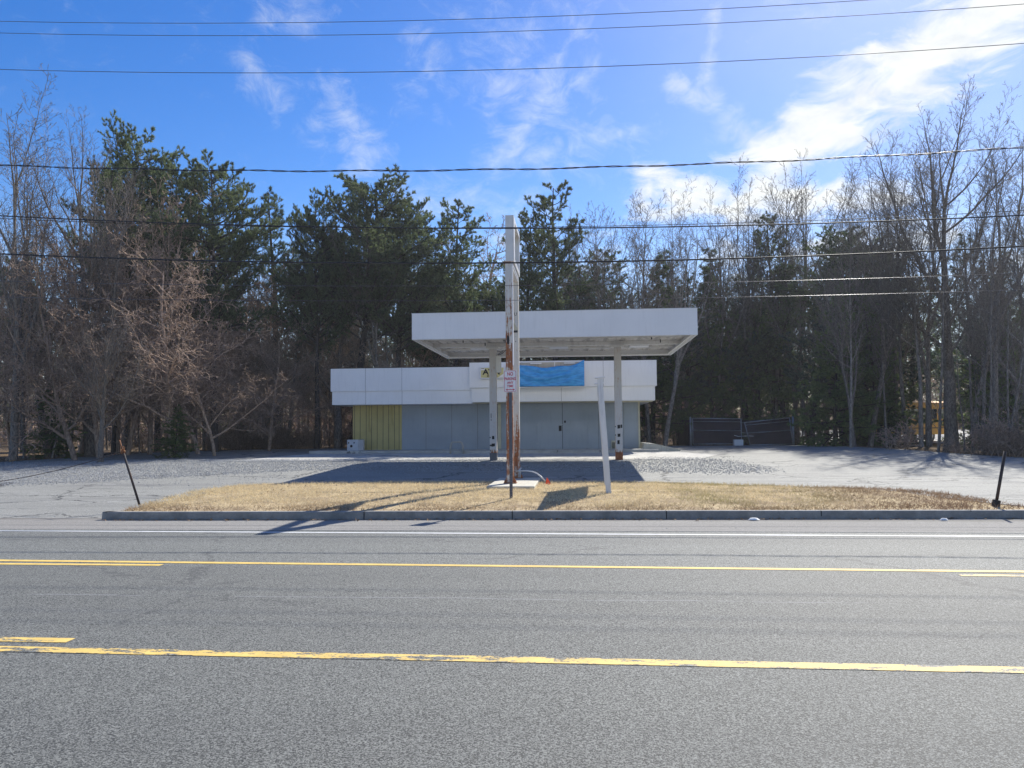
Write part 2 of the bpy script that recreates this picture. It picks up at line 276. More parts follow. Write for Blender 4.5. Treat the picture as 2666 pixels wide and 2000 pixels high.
# ------------------------------------------------------------------ object helpers
def tag(o, label=None, cat=None, group=None, kind=None):
    if label: o['label'] = label
    if cat: o['category'] = cat
    if group: o['group'] = group
    if kind: o['kind'] = kind
    return o
def empty(name, loc=(0,0,0), rz=0.0):
    o = bpy.data.objects.new(name, None); COL.objects.link(o); o.location = loc; o.rotation_euler = (0,0,rz); o.empty_display_size = .2; return o
class MB:
    def __init__(s): s.v = []; s.f = []; s.sm = []
    def add(s, vs, fs, smooth=False):
        o = len(s.v); s.v += [tuple(v) for v in vs]; s.f += [tuple(i+o for i in f) for f in fs]; s.sm += [smooth]*len(fs)
    def box(s, x0,x1,y0,y1,z0,z1, M=None):
        vs = [Vector(p) for p in ((x0,y0,z0),(x1,y0,z0),(x1,y1,z0),(x0,y1,z0),(x0,y0,z1),(x1,y0,z1),(x1,y1,z1),(x0,y1,z1))]
        if M: vs = [M@v for v in vs]
        s.add(vs, ((0,3,2,1),(4,5,6,7),(0,1,5,4),(1,2,6,5),(2,3,7,6),(3,0,4,7)))
    def bar(s, a, b, wx, wy, up=(0,1,0)):      # box bar between two points
        a = Vector(a); b = Vector(b); d = (b-a).normalized(); u = Vector(up); x = d.cross(u).normalized(); y = x.cross(d)
        vs = [p+x*(sx*wx/2)+y*(sy*wy/2) for p in (a,b) for sx,sy in ((-1,-1),(1,-1),(1,1),(-1,1))]
        s.add(vs, ((0,1,2,3),(7,6,5,4),(0,4,5,1),(1,5,6,2),(2,6,7,3),(3,7,4,0)))
    def tube(s, pts, r, n=8, caps=True):
        pts = [Vector(p) for p in pts]; rr = r if isinstance(r,(list,tuple)) else [r]*len(pts); ref = None; rings = []
        for i, p in enumerate(pts):
            d = (pts[min(i+1,len(pts)-1)]-pts[max(i-1,0)]).normalized()
            if ref is None: ref = Vector((0,0,1)) if abs(d.z) < .9 else Vector((1,0,0))
            x = d.cross(ref).normalized(); y = x.cross(d); ref = y
            rings.append([p+(x*math.cos(2*math.pi*k/n)+y*math.sin(2*math.pi*k/n))*rr[i] for k in range(n)])
        vs = [v for rg in rings for v in rg]; fs = []
        for i in range(len(pts)-1):
            for k in range(n): fs.append((i*n+k, i*n+(k+1)%n, (i+1)*n+(k+1)%n, (i+1)*n+k))
        if caps: fs += [tuple(range(n))[::-1], tuple((len(pts)-1)*n+k for k in range(n))]
        s.add(vs, fs, True)
    def build(s, name, m, parent=None, bevel=0.0):
        me = bpy.data.meshes.new(name); me.from_pydata(s.v, [], s.f); me.polygons.foreach_set('use_smooth', s.sm)
        me.materials.append(MAT[m] if isinstance(m,str) else m); me.update()
        bm = bmesh.new(); bm.from_mesh(me); bmesh.ops.recalc_face_normals(bm, faces=bm.faces); bm.to_mesh(me); bm.free()
        o = bpy.data.objects.new(name, me); COL.objects.link(o)
        if parent: o.parent = parent
        if bevel: md = o.modifiers.new('bevel','BEVEL'); md.width = bevel; md.segments = 2; md.limit_method = 'ANGLE'
        return o
def np_mesh(name, V, F, m, parent=None, smooth=False, link=True):
    me = bpy.data.meshes.new(name); k = F.shape[1]
    me.vertices.add(len(V)); me.vertices.foreach_set('co', V.astype(np.float32).ravel())
    me.loops.add(F.size); me.loops.foreach_set('vertex_index', F.astype(np.int32).ravel())
    me.polygons.add(len(F)); me.polygons.foreach_set('loop_start', np.arange(0,F.size,k,dtype=np.int32))
    if smooth: me.polygons.foreach_set('use_smooth', np.ones(len(F),bool))
    me.update(calc_edges=True); me.materials.append(MAT[m])
    if not link: return me
    o = bpy.data.objects.new(name, me); COL.objects.link(o)
    if parent: o.parent = parent
    return o
def text(name, body, size, m, parent, M, sx=1.0, bold=0.0, ext=.002, sp=1.0):
    cu = bpy.data.curves.new(name,'FONT'); cu.body = body; cu.size = size; cu.align_x = 'CENTER'; cu.align_y = 'CENTER'; cu.extrude = ext; cu.offset = bold; cu.space_character = sp; cu.resolution_u = 4
    o = bpy.data.objects.new(name, cu); me = bpy.data.meshes.new_from_object(o); bpy.data.objects.remove(o)
    me.transform(M@Matrix.Diagonal((sx,1,1,1))); me.materials.clear(); me.materials.append(MAT[m]); me.name = name
    o = bpy.data.objects.new(name, me); COL.objects.link(o); o.parent = parent; return o
FACE = Matrix.Rotation(math.pi/2, 4, 'X')       # text standing up, facing -Y

# ------------------------------------------------------------------ setting: land, road, lot
def sheet(name, xs, y0f, y1f, rows, m, dz=0.0, zf=None):
    V = []; nx = len(xs)
    for j in range(rows+1):
        for x in xs:
            a, b = y0f(x), y1f(x); y = a+(b-a)*j/rows; V.append((x, y, (zf or (lambda X,Y: Zg(Y)))(x,y)+dz))
    F = [(j*nx+i, j*nx+i+1, (j+1)*nx+i+1, (j+1)*nx+i) for j in range(rows) for i in range(nx-1)]
    return tag(np_mesh(name, np.array(V), np.array(F), m, smooth=True), kind='structure')
rg = random.Random(5)
def land():
    ys = [-240,-60,-20,0,10,14.5]+[14.5+i for i in range(1,60)]+[80,90,100,110,120,140,170,220]
    xs = [-240,-150]+[-90+3*i for i in range(61)]+[150,240]
    V = [];
    for y in ys:
        for x in xs:
            z = Zg(y)-.035
            V.append((x,y,z))
    nx = len(xs); F = [(j*nx+i, j*nx+i+1, (j+1)*nx+i+1, (j+1)*nx+i) for j in range(len(ys)-1) for i in range(nx-1)]
    tag(np_mesh('ground', np.array(V), np.array(F), 'forest', smooth=True), kind='structure')
land()
road = sheet('road', [-230,-100,-40,-20,0,20,40,100,230], lambda x:-9., lambda x:12.86, 4, 'road', zf=lambda X,Y:0.0)
sheet('bounce_lot', [-230,-100,-40,0,40,100,230], lambda x:-70., lambda x:-9., 4, 'lot', zf=lambda X,Y:0.0)  # unseen pale sheet behind the camera, added to bounce light forward
sheet('road_shoulder', [-230,-100]+list(range(-40,41,4))+[100,230], lambda x:12.86, lambda x:14.5, 3, 'shoulder', zf=lambda X,Y:0.0)
EDGE = [(-60,24),(-35,25.5)]+[(p.x,p.y) for p in (G(0,1203),G(120,1196),G(250,1187),G(350,1181),G(500,1175),G(650,1170.5))]+[(-13,46.5),(-10,47.2),(4,47.2)]+[(p.x,p.y) for p in (G(1740,1165.5),G(2066,1169),G(2300,1174.5),G(2450,1178),G(2600,1188),G(2666,1192))]+[(35,28),(60,27)]
EDGE = [(x,y) for x,y in EDGE if not (4.5 < x < 14.5)]+[(5.2,47.6),(6.2,48.9),(13.4,48.9),(14.2,47.5)]; EDGE.sort()
def edge(x):
    for a, b in zip(EDGE, EDGE[1:]):
        if x <= b[0]: return a[1]+(b[1]-a[1])*(x-a[0])/(b[0]-a[0])
    return EDGE[-1][1]
def wob(x): return .18*math.sin(x*1.7)+.12*math.sin(x*4.3+1)
sheet('parking_lot', [-60+.5*i for i in range(241)], lambda x:14.5, lambda x:edge(x)+wob(x), 60, 'lot')
def poly_sheet(name, poly, m, dz, kind='structure'):
    bm = bmesh.new(); vs = [bm.verts.new((x,y,0)) for x,y in poly]; bm.faces.new(vs)
    ys = sorted({14.5,21,29.5,33,37.5,46,52})
    for yy in ys:
        bmesh.ops.bisect_plane(bm, geom=bm.verts[:]+bm.edges[:]+bm.faces[:], plane_co=(0,yy,0), plane_no=(0,1,0))
    for v in bm.verts: v.co.z = Zg(v.co.y)+dz
    bmesh.ops.recalc_face_normals(bm, faces=bm.faces)
    for f in bm.faces:
        if f.normal.z < 0: f.normal_flip()
    me = bpy.data.meshes.new(name); bm.to_mesh(me); bm.free(); me.materials.append(MAT[m])
    o = bpy.data.objects.new(name, me); COL.objects.link(o); return tag(o, kind=kind)
poly_sheet('concrete_apron', [(-13.8,30.0),(4.7,29.9),(5.9,32.8),(4.9,35.5),(-12.4,35.5)], 'concrete', .004)
poly_sheet('paved_yard', [(15,50.5),(60,50.5),(60,78),(15,78)], 'concrete', .05)
def line(y0, y1, x0, x1, wd, m):      # painted line, y0 at x=-10, y1 at x=10
    f = lambda x: y0+(y1-y0)*(x+10)/20
    mb = MB(); mb.add([(x0,-wd/2,0),(x1,-wd/2,0),(x1,wd/2,0),(x0,wd/2,0)], [(0,1,2,3)])
    o = mb.build('lane_line', m, road); o.location = (0,(f(-10)+f(10))/2,.004); o.rotation_euler = (0,0,math.atan2(y1-y0,20)); return o
line(5.87,5.60,-60,60,.145,'yline2')
line(6.08,6.0,-60,-4.12,.13,'yline2')
line(9.78,9.32,-60,60,.12,'yline')
line(9.49,9.40,-60,-5.25,.11,'yline')
line(9.48,9.07,4.3,20,.11,'yline2')
line(12.63,12.30,-80,80,.11,'wline')

# ------------------------------------------------------------------ island
ISL = [(-8.7,14.23),(-4,14.36),(2,14.52),(6,14.62),(8.5,14.7),(8.95,14.85),(8.9,15.15),(8.45,15.8),(8.1,16.7),(7.85,17.6),(7.1,18.7),(4.8,19.9),(2,20.9),(-1,21.2),(-4.3,21.2),(-7.6,20.8),(-9.0,20.2),(-9.3,18.5),(-9.22,16.6),(-9.1,15.2),(-9.0,14.5)]
def smooth_poly(P, k=6):
    out = []; n = len(P)
    for i in range(n):
        p0,p1,p2,p3 = [Vector(P[(i+j-1)%n]).to_2d() for j in range(4)]
        for s_ in range(k):
            u = s_/k; out.append(.5*((2*p1)+(p2-p0)*u+(2*p0-5*p1+4*p2-p3)*u*u+(3*p1-p0-3*p2+p3)*u**3))
    return out
IP = smooth_poly([(x,y) for x,y in ISL])
def gz(x, y): return .152+.0145*(y-14.6)+.05*math.exp(-((y-17.4)/1.6)**2)
def ctop(p): return max(.15, Zg(p.y)+.03)
def inset(P, d):
    out = []; n = len(P)
    for i in range(n):
        t_ = (P[(i+1)%n]-P[i-1]).normalized(); out.append(P[i]+Vector((-t_.y,t_.x))*d)
    return out
IN1 = inset(IP, .15); IN0 = inset(IP, -.012); n = len(IP)
mb = MB(); vs = []
for k,(a,b,c_) in enumerate(zip(IP,IN1,IN0)):
    z = ctop(a); vs += [(c_.x,c_.y,-.05),(a.x,a.y,z-.015),(a.x*.9+b.x*.1,a.y*.9+b.y*.1,z),(b.x,b.y,z),(b.x,b.y,z-.1)]
fs = [(i*5+j, ((i+1)%n)*5+j, ((i+1)%n)*5+j+1, i*5+j+1) for i in range(n) for j in range(4)]
mb.add(vs, fs); tag(mb.build('curb','kerb'), kind='structure')
mb = MB()                                         # dark joints in the kerb face
for x in (-6.8,-4.0,-1.2,1.65,4.45,7.1):
    y = 14.22+(x+9.05)*.0272; mb.box(x-.008,x+.008,y-.012,y+.15,.0,.1515)
tag(mb.build('curb_joint','dark'), kind='structure')
mb = MB(); vs = []; fs = []; K = 8
for j in range(K+1):
    s_ = j/K
    for b in IN1:
        cx = min(max(b.x,-6),5); cp = Vector((cx,17.6)); q = b.lerp(cp, s_*.98)
        vs.append((q.x,q.y, gz(q.x,q.y)*min(1,s_*4)+ (ctop(b)-.02)*(1-min(1,s_*4))))
for j in range(K):
    for i in range(n): fs.append((j*n+i, j*n+(i+1)%n, (j+1)*n+(i+1)%n, (j+1)*n+i))
mb.add(vs, fs, True); tag(mb.build('grass_island','soil'), kind='structure')
def inpoly(x, y, P):
    c = False; j = len(P)-1
    for i in range(len(P)):
        if (P[i][1] > y) != (P[j][1] > y) and x < (P[j][0]-P[i][0])*(y-P[i][1])/(P[j][1]-P[i][1])+P[i][0]: c = not c
        j = i
    return c
def tri_blades(P, D, L, Wd, rng):     # thin triangles from points P along D
    N = len(P); side = np.cross(D, rng.normal(size=(N,3))); side /= np.linalg.norm(side,axis=1)[:,None]+1e-9
    V = np.stack([P-side*Wd[:,None]/2, P+side*Wd[:,None]/2, P+D*L[:,None]], 1).reshape(-1,3)
    return V, np.arange(3*N).reshape(-1,3)
rng = np.random.default_rng(3)
INP = [(p.x,p.y) for p in inset(IP,.12)]
pts = []
for x, y in zip(rng.uniform(-9.6,9.0,150000), rng.uniform(14.2,21.4,150000)):
    if not inpoly(x,y,INP): continue
    if -2.2 < x < -.98 and 18.5 < y < 21.6: continue
    ed_ = (y-14.5)/1.6+.25*math.sin(x*2.1)
    cl_ = math.sin(x*3.1+2*math.sin(y*2.3))*math.sin(y*3.7+1.5*math.sin(x*1.9))
    if rg.random() > min(1, .3+ed_)*(.62+.38*cl_): continue
    pts.append((x,y,gz(x,y)-.015))
P_ = np.array(pts); D = rng.normal(size=(len(P_),3))*np.array([.75,.75,.35])+np.array([0,-.2,.75]); D /= np.linalg.norm(D,axis=1)[:,None]; D[:,2] = abs(D[:,2])*.8+.08
V, F = tri_blades(P_, D, rng.uniform(.05,.15,len(P_)), rng.uniform(.007,.016,len(P_)), rng)
tag(np_mesh('dry_grass', V, F, 'grass'), 'dry straw coloured grass covering the roadside island', 'grass', kind='stuff')
# gravel
def pxpoly(L): return [(p.x,p.y) for p in (G(*q) for q in L)]
GR = [pxpoly([(-60,1208),(200,1201),(480,1197),(800,1199),(1000,1199),(1000,1222),(800,1225),(640,1234),(400,1246),(200,1258),(-60,1268)]),
      pxpoly([(980,1199),(1300,1197),(1640,1197),(1700,1190),(1800,1190),(1900,1200),(1990,1215),(2040,1228),(1900,1234),(1700,1230),(1500,1226),(1250,1228),(1000,1226)]),
      pxpoly([(520,1196),(1280,1196.5),(1280,1199),(520,1203)])]
pts = []
for gp, N in zip(GR, (26000,15000,3500)):
    xs_ = [a[0] for a in gp]; ys_ = [a[1] for a in gp]; k = 0
    while k < N:
        x = rg.uniform(min(xs_),max(xs_)); y = rg.uniform(min(ys_),max(ys_))
        if inpoly(x,y,gp) or (rg.random() < .06): x += rg.gauss(0,.22); y += rg.gauss(0,.22); pts.append((x,y,Zg(y)+.004)); k += 1
for _ in range(900):      # loose stones at the kerb and round the lot
    x = rg.uniform(-20,14); y = rg.uniform(13.2,26); pts.append((x,y,Zg(y)+.002)) if not inpoly(x,y,[(p.x,p.y) for p in IP]) else None
P_ = np.array(pts); N = len(P_); s_ = rng.uniform(.008,.024,(N,1)); s_[-900:] *= .6
oc = np.array([(1,0,0),(0,1,0),(-1,0,0),(0,-1,0),(0,0,.7),(0,0,-.7)])
Q = oc[None]*s_[:,None]*rng.uniform(.6,1.35,(N,6,1)); an = rng.uniform(0,6.28,N); ca,sa = np.cos(an)[:,None],np.sin(an)[:,None]
Q = np.stack([Q[...,0]*ca-Q[...,1]*sa, Q[...,0]*sa+Q[...,1]*ca, Q[...,2]], -1)+P_[:,None]
of = np.array([(0,1,4),(1,2,4),(2,3,4),(3,0,4),(1,0,5),(2,1,5),(3,2,5),(0,3,5)])
tag(np_mesh('gravel', Q.reshape(-1,3), (of[None]+6*np.arange(N)[:,None,None]).reshape(-1,3), 'gravel'), 'grey crushed stone strewn over the lot', 'gravel', kind='stuff')
# leaf litter along the edge of the woods
pts = []
for _ in range(9000):
    x = rg.uniform(-34,40); y = edge(x)+wob(x)+rg.gauss(.5,.55) if rg.random() < .8 else edge(x)+rg.uniform(0,5)
    pts.append((x,y,Zg(y)+rg.uniform(0,.05)))
for _ in range(900):
    x = rg.uniform(-9,13); y = 14.2+(x+9)*.029-abs(rg.gauss(0,.09))-.02; pts.append((x,y,.006+rg.uniform(0,.02)))
for _ in range(500):
    x = rg.uniform(-9,8.5); y = rg.uniform(14.4,21)
    if inpoly(x,y,INP): pts.append((x,y,gz(x,y)+.03))
P_ = np.array(pts); N = len(P_); A = rng.normal(size=(N,3)); A[:,2] *= .35; A /= np.linalg.norm(A,axis=1)[:,None]; B = np.cross(A,np.array([0,0,1])+rng.normal(size=(N,3))*.3); B /= np.linalg.norm(B,axis=1)[:,None]
L_ = rng.uniform(.03,.08,(N,1)); L_[-1400:] *= .45
V = np.stack([P_-A*L_, P_+B*L_*.5, P_+A*L_, P_-B*L_*.5],1).reshape(-1,3)
tag(np_mesh('leaf_litter', V, np.arange(4*N).reshape(-1,4), 'leaf'), 'brown dead leaves along the edge of the woods', 'leaves', kind='stuff')
# ------------------------------------------------------------------ trees
GA = 2.39996
class Sk:
    def __init__(s): s.pl = {0:[],1:[]}      # 0 trunk+limbs, 1 finer
    def add(s, k, pts, rad): s.pl[k].append((np.array(pts), np.array(rad)))
def tubes(pls, nmax=7):
    groups = {}
    for p, r in pls:
        ns = nmax if r[0] > .05 else (5 if r[0] > .02 else 3)
        groups.setdefault((len(p), ns), []).append((p, r))
    Vs, Fs, off = [], [], 0
    for (L, ns), g in groups.items():
        P = np.stack([a[0] for a in g]); Rr = np.stack([a[1] for a in g]); M_ = len(g)
        D = np.gradient(P, axis=1); D /= np.linalg.norm(D, axis=2, keepdims=True)+1e-9
        ref = np.where(np.abs(D[...,2:3]) < .9, np.array([0,0,1.]), np.array([1.,0,0])); X = np.cross(D, ref); X /= np.linalg.norm(X,axis=2,keepdims=True)+1e-9; Y = np.cross(X, D)
        a = np.arange(ns)*2*np.pi/ns
        V = P[:,:,None]+(X[:,:,None]*np.cos(a)[None,None,:,None]+Y[:,:,None]*np.sin(a)[None,None,:,None])*Rr[:,:,None,None]
        Vs.append(V.reshape(-1,3)); i = np.arange(L-1)[:,None]; k = np.arange(ns)[None]
        f = np.stack([i*ns+k, i*ns+(k+1)%ns, (i+1)*ns+(k+1)%ns, (i+1)*ns+k], -1).reshape(-1,4)
        Fs.append((f[None]+(np.arange(M_)*L*ns)[:,None,None]).reshape(-1,4)+off); off += M_*L*ns
    return np.concatenate(Vs), np.concatenate(Fs)
def nrm(v):
    l = math.sqrt(v[0]**2+v[1]**2+v[2]**2)+1e-9; return (v[0]/l, v[1]/l, v[2]/l)
def grow(sk, rn, p, d, L, r, lev, C, tips=None):
    n = C['n'][lev]; st = L/(n-1); pts = [p]; ds = [d]; rad = [r]; w_ = C['wob'][lev]; tr = C['trop'][lev]; taper = C['taper'][lev]
    for i in range(1, n):
        d = nrm((d[0]+rn.gauss(0,w_), d[1]+rn.gauss(0,w_), d[2]+rn.gauss(0,w_)+tr)); p = (p[0]+d[0]*st, p[1]+d[1]*st, p[2]+d[2]*st)
        pts.append(p); ds.append(d); rad.append(max(C['rmin'], r*(1-(1-taper)*i/(n-1))))
    sk.add(0 if lev < C['split'] else 1, pts, rad)
    if tips is not None and lev >= C['tiplev']: tips.append((pts, ds))
    if lev >= C['max']: return
    cnt = C['cnt'][lev]; lf = C['Lref'][lev]*C['H']; cnt = max(2, int(round(cnt*min(1, L/lf)**.85))) if lf else cnt; t0 = C['t0'][lev]; t1 = C.get('t1',[1]*6)[lev]; ph = rn.uniform(0,6.28)
    for k in range(cnt):
        t_ = t0+(t1-t0)*(k+rn.random()*.9)/cnt; i = min(n-2, int(t_*(n-1))); f = t_*(n-1)-i
        q = tuple(pts[i][j]+(pts[i+1][j]-pts[i][j])*f for j in range(3)); dd = ds[i+1]
        ang = R_(C['ang'][lev]+rn.gauss(0,C['angv'])); az_ = ph+k*GA+rn.gauss(0,.4)
        ref = (0,0,1) if abs(dd[2]) < .9 else (1,0,0)
        x = nrm((dd[1]*ref[2]-dd[2]*ref[1], dd[2]*ref[0]-dd[0]*ref[2], dd[0]*ref[1]-dd[1]*ref[0])); y = (dd[1]*x[2]-dd[2]*x[1], dd[2]*x[0]-dd[0]*x[2], dd[0]*x[1]-dd[1]*x[0])
        if C.get('flat') and lev == 1: az_ = (0 if k%2 else math.pi)+rn.gauss(0,.5)
        ca, sa = math.cos(az_)*math.sin(ang), math.sin(az_)*math.sin(ang); co = math.cos(ang)
        nd = nrm(tuple(dd[j]*co+x[j]*ca+y[j]*sa for j in range(3)))
        s_ = (t_-t0)/max(1e-6,1-t0); cl = L*C['lr'][lev]*C['prof'][lev](s_)*rn.uniform(.7,1.2)
        cr = min(rad[i]*.8, max(C['rmin'], cl*C['rk']*rn.uniform(.8,1.15)))
        grow(sk, rn, q, nd, cl, cr, lev+1, C, tips)
lin = lambda s: 1-.6*s
def bare(seed, H, kind):
    rn = random.Random(seed); sk = Sk(); g_ = rn.gauss
    base = dict(H=H, Lref=[0,.42,.15,.06,0], rmin=.0065, rk=.0095, angv=9, max=4, split=2, tiplev=9, prof=[lin]*5)
    if kind == 'spread':     # wide crowned, limbs fan upward from a low fork
        C = dict(base, n=[14,12,9,6,5], wob=[.03,.05,.07,.09,.11], trop=[.02,.10,.10,.08,.06], taper=[.06,.10,.15,.25,.5], cnt=[18,18,10,5,0], t0=[.26,.15,.15,.2,0], ang=[36,32,36,38,0], lr=[.62,.36,.46,.46,0])
        grow(sk, rn, (0,0,-.2), (g_(0,.03),g_(0,.03),1), H, H*.017, 0, C)
    elif kind == 'fork':     # several near vertical leaders
        C = dict(base, n=[14,13,9,6,5], wob=[.03,.045,.07,.09,.11], trop=[.02,.10,.08,.05,.03], taper=[.06,.10,.15,.25,.5], cnt=[7,20,9,5,0], t0=[.2,.16,.15,.12,0], ang=[20,42,38,40,0], lr=[.72,.24,.48,.46,0], prof=[lambda s:1-.5*s,lin,lin,lin,lin])
        grow(sk, rn, (0,0,-.2), (g_(0,.03),g_(0,.03),1), H*.95, H*.0098, 0, C)
    elif kind == 'slim':     # tall thin woodland tree, crown high
        C = dict(base, n=[14,10,8,6,4], wob=[.02,.06,.08,.1,.12], trop=[.01,.12,.10,.07,.05], taper=[.06,.12,.2,.35,.5], cnt=[30,16,8,4,0], t0=[.38,.12,.12,.1,0], ang=[44,38,38,42,0], lr=[.26,.45,.46,.5,0])
        grow(sk, rn, (0,0,-.2), (g_(0,.04),g_(0,.04),1), H, H*.0075, 0, C)
    elif kind == 'pole':     # very thin with short sparse side twigs all the way
        C = dict(base, n=[14,7,6,4,4], wob=[.03,.1,.12,.15,.18], trop=[.01,.08,.06,.04,.0], taper=[.1,.2,.3,.5,.5], cnt=[30,8,4,0,0], t0=[.12,.15,.15,0,0], ang=[48,42,45,0,0], lr=[.19,.5,.5,0,0], max=3)
        grow(sk, rn, (0,0,-.2), (g_(0,.06),g_(0,.06),1), H, H*.007, 0, C)
    elif kind == 'tangle':   # dense crooked brown thicket tree
        C = dict(base, rmin=.0085, Lref=[0,.45,.2,.09,0], n=[10,11,9,7,6], wob=[.06,.12,.17,.2,.22], trop=[.02,.05,.02,.0,-.02], taper=[.2,.12,.25,.4,.5], cnt=[15,17,11,5,0], t0=[.12,.1,.1,.1,0], ang=[50,50,52,55,0], lr=[.60,.45,.48,.5,0], rk=.012)
        grow(sk, rn, (0,0,-.2), (g_(0,.1),g_(0,.1),1), H*.82, H*.010, 0, C)
    elif kind == 'clump':    # brush: many stems from the ground
        C = dict(base, rmin=.0085, Lref=[0,.45,.2,.09,0], n=[8,7,6,4,4], wob=[.12,.15,.2,.25,.3], trop=[.02,.02,.0,-.02,0], taper=[.2,.25,.4,.5,.5], cnt=[8,6,4,0,0], t0=[.15,.1,.1,0,0], ang=[42,48,52,0,0], lr=[.45,.5,.5,0,0], max=3, split=1, rk=.009)
        for i in range(11): grow(sk, rn, (g_(0,.25),g_(0,.25),-.1), nrm((g_(0,.35),g_(0,.35),1)), H*rn.uniform(.55,1.05), .016, 0, C)
    return sk
def tufts(C_, Dd, k, l, w_, sp, rng):
    N = len(C_); P = np.repeat(C_, k, 0); D = np.repeat(Dd, k, 0)+rng.normal(size=(N*k,3))*sp; D /= np.linalg.norm(D,axis=1)[:,None]+1e-9
    V, F = tri_blades(P, D, l*rng.uniform(.7,1.25,N*k), w_*rng.uniform(.8,1.3,N*k), rng); return V, F
def conifer(seed, H, kind):
    rn = random.Random(seed); rng = np.random.default_rng(seed); sk = Sk(); tips = []
    base = dict(H=H, Lref=[0,.26,.11,0], rmin=.009, rk=.016, angv=8, split=1, tiplev=2, max=3, flat=True)
    if kind == 'broad':
        C = dict(base, n=[14,9,6,5], wob=[.03,.09,.12,.15], trop=[.0,.045,.06,.08], taper=[.12,.15,.3,.5], cnt=[64,18,7,0], t0=[.40,.18,.12,0], ang=[74,48,40,0], lr=[.33,.36,.50,0], prof=[lambda s:(1-max(0,s-.3)/.78)**.6*(.75+.25*min(1,s/.3)),lin,lin,lin]); K = (12,.16,.027,.6)
    elif kind == 'open':
        C = dict(base, n=[14,9,6,5], wob=[.03,.10,.12,.15], trop=[.0,.06,.07,.08], taper=[.12,.15,.3,.5], cnt=[52,15,6,0], t0=[.36,.25,.15,0], ang=[72,48,42,0], lr=[.25,.36,.5,0], prof=[lambda s:(1-s)**.62*.95+.12,lin,lin,lin]); K = (10,.155,.026,.6)
    elif kind == 'narrow':
        C = dict(base, n=[14,8,6,4], wob=[.02,.08,.12,.15], trop=[.0,.05,.06,.08], taper=[.1,.15,.3,.5], cnt=[74,12,5,0], t0=[.2,.2,.25,0], ang=[66,46,42,0], lr=[.21,.36,.42,0], prof=[lambda s:(1-s)**.8+.08,lin,lin,lin]); K = (8,.18,.024,.65)
    elif kind == 'hemlock':
        C = dict(base, n=[12,8,6,4], wob=[.02,.07,.1,.12], trop=[.0,-.025,-.03,-.02], taper=[.08,.15,.3,.5], cnt=[80,12,4,0], t0=[.06,.12,.2,0], ang=[80,55,48,0], lr=[.30,.36,.4,0], prof=[lambda s:(1-s)**.85+.05,lin,lin,lin]); K = (11,.16,.030,.7)
    grow(sk, rn, (0,0,-.2), (rn.gauss(0,.03),rn.gauss(0,.03),1), H, H*.0165, 0, C, tips)
    Cs, Ds = [], []
    for pts, ds in tips:
        n = len(pts)
        for i in range(n):
            if i >= (n-1)*.2:
                up = .45 if kind != 'hemlock' else 0
                Cs.append(pts[i]); Ds.append((ds[i][0],ds[i][1],ds[i][2]+up))
    Cs, Ds = np.array(Cs), np.array(Ds); V, F = tufts(Cs, Ds, *K, rng)
    return sk, V, F
class Proto: pass
def unlink_mesh(name, V, F, m): return np_mesh(name, V, F, m, link=False)
def make_bare(seed, H, kind, m='bark_g'):
    sk = bare(seed, H, kind); p = Proto(); p.H = max(a[0][:,2].max() for k in (0,1) for a in sk.pl[k]); al = np.concatenate([a[0] for a in sk.pl[1]]); p.Wd = np.percentile(al[:,0],98)-np.percentile(al[:,0],2)
    v, f = tubes(sk.pl[0], 8); p.trunk = unlink_mesh('trunk', v, f, m); v, f = tubes(sk.pl[1], 5); p.crown = unlink_mesh('crown', v, f, m); p.branch = None; p.kind = kind; return p
def make_con(seed, H, kind, m='pine'):
    sk, V, F = conifer(seed, H, kind); p = Proto(); p.H = V[:,2].max(); p.Wd = np.percentile(V[:,0],98)-np.percentile(V[:,0],2)
    v, f = tubes(sk.pl[0], 9); p.trunk = unlink_mesh('trunk', v, f, 'bark_p'); v, f = tubes(sk.pl[1], 5); p.branch = unlink_mesh('branches', v, f, 'bark_p'); p.crown = unlink_mesh('crown', V, F, m); p.kind = kind; return p
B = {'spread':[make_bare(11,18,'spread'),make_bare(12,18,'spread')], 'fork':[make_bare(21,16,'fork'),make_bare(22,16,'fork'),make_bare(23,16,'fork')],
     'slim':[make_bare(31+i,14,'slim') for i in range(4)], 'pole':[make_bare(41+i,8,'pole') for i in range(4)],
     'tangle':[make_bare(51+i,10,'tangle','bark_b') for i in range(3)], 'clump':[make_bare(61+i,2.0,'clump','bark_b') for i in range(3)],
     'broad':[make_con(71+i,16,'broad') for i in range(3)], 'open':[make_con(81+i,14,'open') for i in range(3)],
     'narrow':[make_con(91+i,14,'narrow','bluepine') for i in range(2)], 'hemlock':[make_con(95+i,9,'hemlock','hemlock') for i in range(2)]}
rt_ = random.Random(77)
def plant(name, pr, x, y, H, lab, cat, group=None, wx=1.0, lean=(0,0), z=None, rz=None):
    e = empty(name, (x,y,Zg(y)-.04 if z is None else z), rt_.uniform(0,6.28) if rz is None else rz); s_ = H/pr.H; e.scale = (s_*wx,s_*wx,s_)
    e.rotation_euler = (lean[0],lean[1],e.rotation_euler[2]); tag(e, lab, cat, group)
    for nm, me in (('trunk',pr.trunk),('branches',pr.branch),('crown',pr.crown)):
        if me is None: continue
        o = bpy.data.objects.new(nm, me); COL.objects.link(o); o.parent = e
    return e
